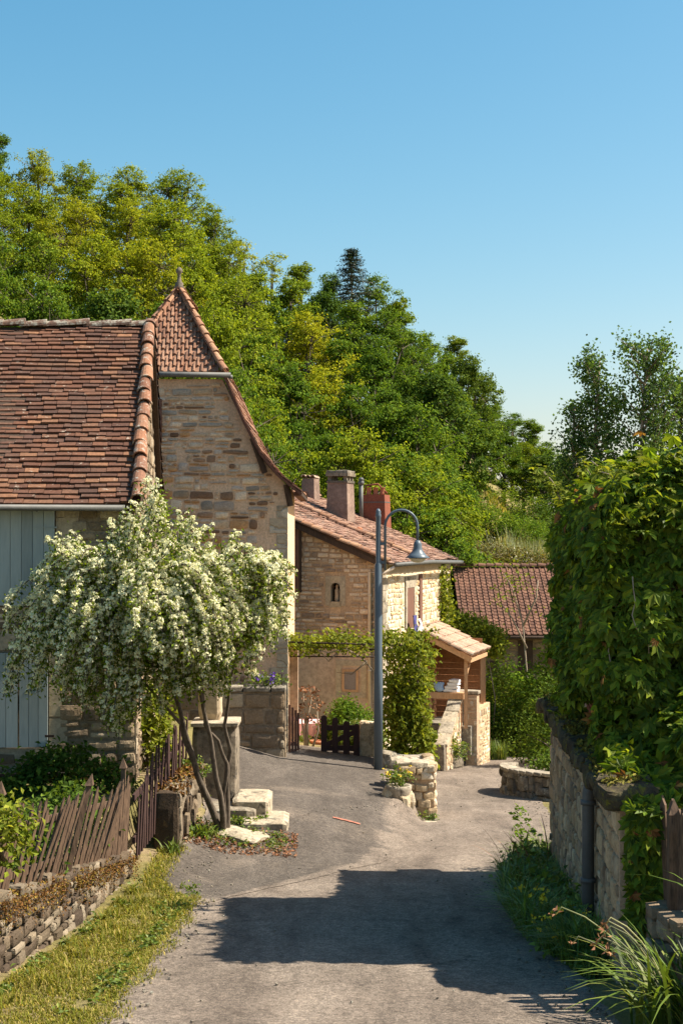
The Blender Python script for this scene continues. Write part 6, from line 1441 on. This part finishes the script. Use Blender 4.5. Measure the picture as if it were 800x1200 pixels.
# airy poplars on the right
def poplar(seed, label, px, ytop, D, spread, lean=0, h=9.5, nl=46):
    rg = np.random.default_rng(seed); x = (px-400)*D/F; zt = (HY-ytop)*D/F; zb = zt-h; t = thing('poplar_tree', label, 'tree', (x,D,zb), 'tall poplars on the right'); mb = MB(); C = []
    tp = [Vector((x+lean*s+.08*math.sin(s*7), D, zb+h*s*.97)) for s in np.linspace(0,1,8)]; mb.tube(tp, [.13-.015*i for i in range(8)], 6)
    for i in range(nl):
        s = .2+.75*i/(nl-1); b0 = Vector((x+lean*s, D, zb+h*s)); a = rg.uniform(0,6.28); L = spread*(1.05-s)**.45*rg.uniform(.45,1.05)*(1 if s > .35 else .8); e_ = b0+Vector((math.cos(a)*L, math.sin(a)*L, L*rg.uniform(.5,1.3))); e_.z = min(e_.z, zt+.05)
        mb.tube([b0, b0.lerp(e_,.5)-Z*.05, e_], [.035,.02,.008], 4, False)
        for k in range(7): C.append(np.array(b0.lerp(e_, rg.uniform(.25,1.05)))+rg.normal(size=3)*.15)
    C = np.array(C); Lp = np.repeat(C,15,0)+rg.normal(size=(len(C)*15,3))*.12
    part('trunk', mb, mt['palebark'], t); mb = MB(); leaves(mb, Lp, [[.1,-.2,.5]], .105, 1.2, .8, rg); part('crown', mb, mt['lf_pop'], t)
poplar(31, 'tall airy grey-green poplar rising above the creeper, right one of the pair', 752, 398, 42, 2.1, .1, 8.5, 84)
poplar(32, 'slimmer airy grey-green poplar above the creeper, left one of the pair', 700, 412, 43, 1.35, -.0, 8.5, 66)
poplar(33, 'low spreading grey-green poplar branch at the left foot of the pair', 684, 470, 43.5, 1.1, -.35, 5, 30)
poplar(34, 'grey-green poplar reaching the right edge beside the tallest one', 795, 440, 42.5, 1.6, .1, 7.5, 60)

# scrub on the open slope
scr = [(520,590,66,1.0,'lf_olive'),(545,600,64,1.3,'lf_olive'),(580,598,66,1.4,'lf_olive'),(610,618,63,1.2,'lf_olive'),(635,625,62,1.0,'lf_olive'),(560,630,61,1.2,'lf_olive'),(595,640,60.5,1.1,'lf_olive'),(625,645,60,1.0,'lf_mid'),(530,625,61,1.1,'lf_mid'),(545,650,59.5,1.0,'lf_olive'),(575,655,59.3,.9,'lf_dark'),(650,600,66,1.2,'lf_mid'),(610,585,74,1.2,'lf_mid'),(570,580,74,1.3,'lf_mid'),(535,575,76,1.5,'lf_mid'),(640,585,76,1.4,'lf_dark'),(600,560,82,1.5,'lf_mid'),(622,562,81,1.4,'lf_dark'),(646,560,83,1.5,'lf_mid'),(668,565,80,1.6,'lf_dark'),(690,570,78,1.6,'lf_mid')]
for i, (px, py, D, r, mm) in enumerate(scr):
    c = P(px, py+10, D); c.z = min(c.z-.3, g1(c.x, D)+.25); r *= 1.15
    shrub('scrub_bush', '%s scrub bush above the barn, %s from the left' % ({'lf_olive':'olive-brown','lf_mid':'green','lf_dark':'dark green'}[mm], ordn[sorted(range(len(scr)), key=lambda k: scr[k][0]).index(i)]), c, (r*1.25,r,r*1.05), 130, .13, mt[mm], k=26, cs=.2, stems=4, group='bushes on the bank')
x = rng.normal(size=1500)*1.1+P(612,0,68).x; y = 68+rng.normal(size=1500)*1.2; mb = MB(); pz_ = gpts(x,y); pz_[:,2] += .2; blades(mb, pz_, 1.5, .022, .35)
solo('feathery_grass', mb, mt['drygrass'], 'pale feathery plume of tall grass on the bank above the barn', 'grass', (P(612,0,68).x,68,g1(8.7,68)))
x = rng.uniform(2,14,9000); y = rng.uniform(58,82,9000); mb = MB(); blades(mb, gpts(x,y), .45, .03, .6); solo('bank_grass', mb, mt['grass'], 'rough yellowish grass covering the open bank above the barn', 'grass', (0,0,0), kind='stuff')

# vegetation around the lane end
def bigshrub(px, py, D, rx, rz, mm, lab, n=200, size=.1, k=24, name='shrub', ry=None):
    c = P(px, py, D); g0 = g1(c.x, D); shrub(name, lab, (c.x, D, max(g0, c.z-rz)), (rx, ry or rx, rz), n, size, mt[mm], k=k, cs=.15, stems=10)
bigshrub(575,850,43,1.1,3.2,'lf_vine','light green loose shrub left of the lane end, beside the staircase', 230, name='elder_bush')
bigshrub(560,905,42.5,.9,1.9,'lf_mid','green shrub behind the bin at the lane edge', 150)
bigshrub(598,860,45,1.0,3.0,'lf_mid','tall mid green shrub in the middle of the lane end, below the barn', 230, .11)
bigshrub(625,870,44,.9,2.6,'lf_mid','leafy green shrub below the barn eave, left of the creeper', 200, .12)
bigshrub(640,880,42,1.0,3.2,'lf_mid','tall leafy green shrub touching the left edge of the creeper', 230, .12)
bigshrub(610,900,41.5,.9,1.5,'lf_dark','dark rounded shrub at the end of the lane', 150)
bigshrub(655,900,37,1.0,2.4,'lf_dark','dark shrub behind the curved planter wall', 160)
# vine over the end of house two and the barn side
C_ = []
for _ in range(460):
    a = rng.uniform(); px = 503+rng.uniform(-1,1)*(10+8*a)+8*a; py = 668+112*a; C_.append(tuple(P(px+rng.uniform(-3,6), py, 40.2+rng.uniform(-.5,.2))))
for _ in range(260):
    a = rng.uniform(); px = 505+85*a; py = 720+35*a+rng.uniform(-14,18); C_.append(tuple(P(px, py, 41.5+rng.uniform(-.6,.6))))
vine('climbing_vine', 'bright climbing vine on the cottage wall hanging over the porch roof', clumps(np.array(C_), 20, .13), [[.4,-.5,.7]], .11,
     [[P(530,905,41.5),P(535,840,41.5),P(540,780,41.4),P(520,730,41.2),P(510,680,40.5)],[P(575,900,42),P(580,820,42),P(570,760,42),P(540,735,41.5)]], mt['lf_vine'])
C_ = np.array([tuple(P(600+rng.normal()*16+0, 690+rng.normal()*16, 46.5+rng.uniform(-.4,.4))) for _ in range(26)]); 
vine('bare_tree', 'thin half-leafed sapling in front of the barn roof', clumps(C_, 9, .14), [[.2,-.4,.6]], .10,
     [[P(615,900,46),P(618,800,46.3),P(612,730,46.5),P(600,690,46.5),P(590,672,46.5)],[P(617,760,46.4),P(600,725,46.5),P(585,705,46.5)],[P(612,735,46.5),P(628,700,46.5),P(630,680,46.5)]], mt['lf_vine'], 'tree', trad=.035)
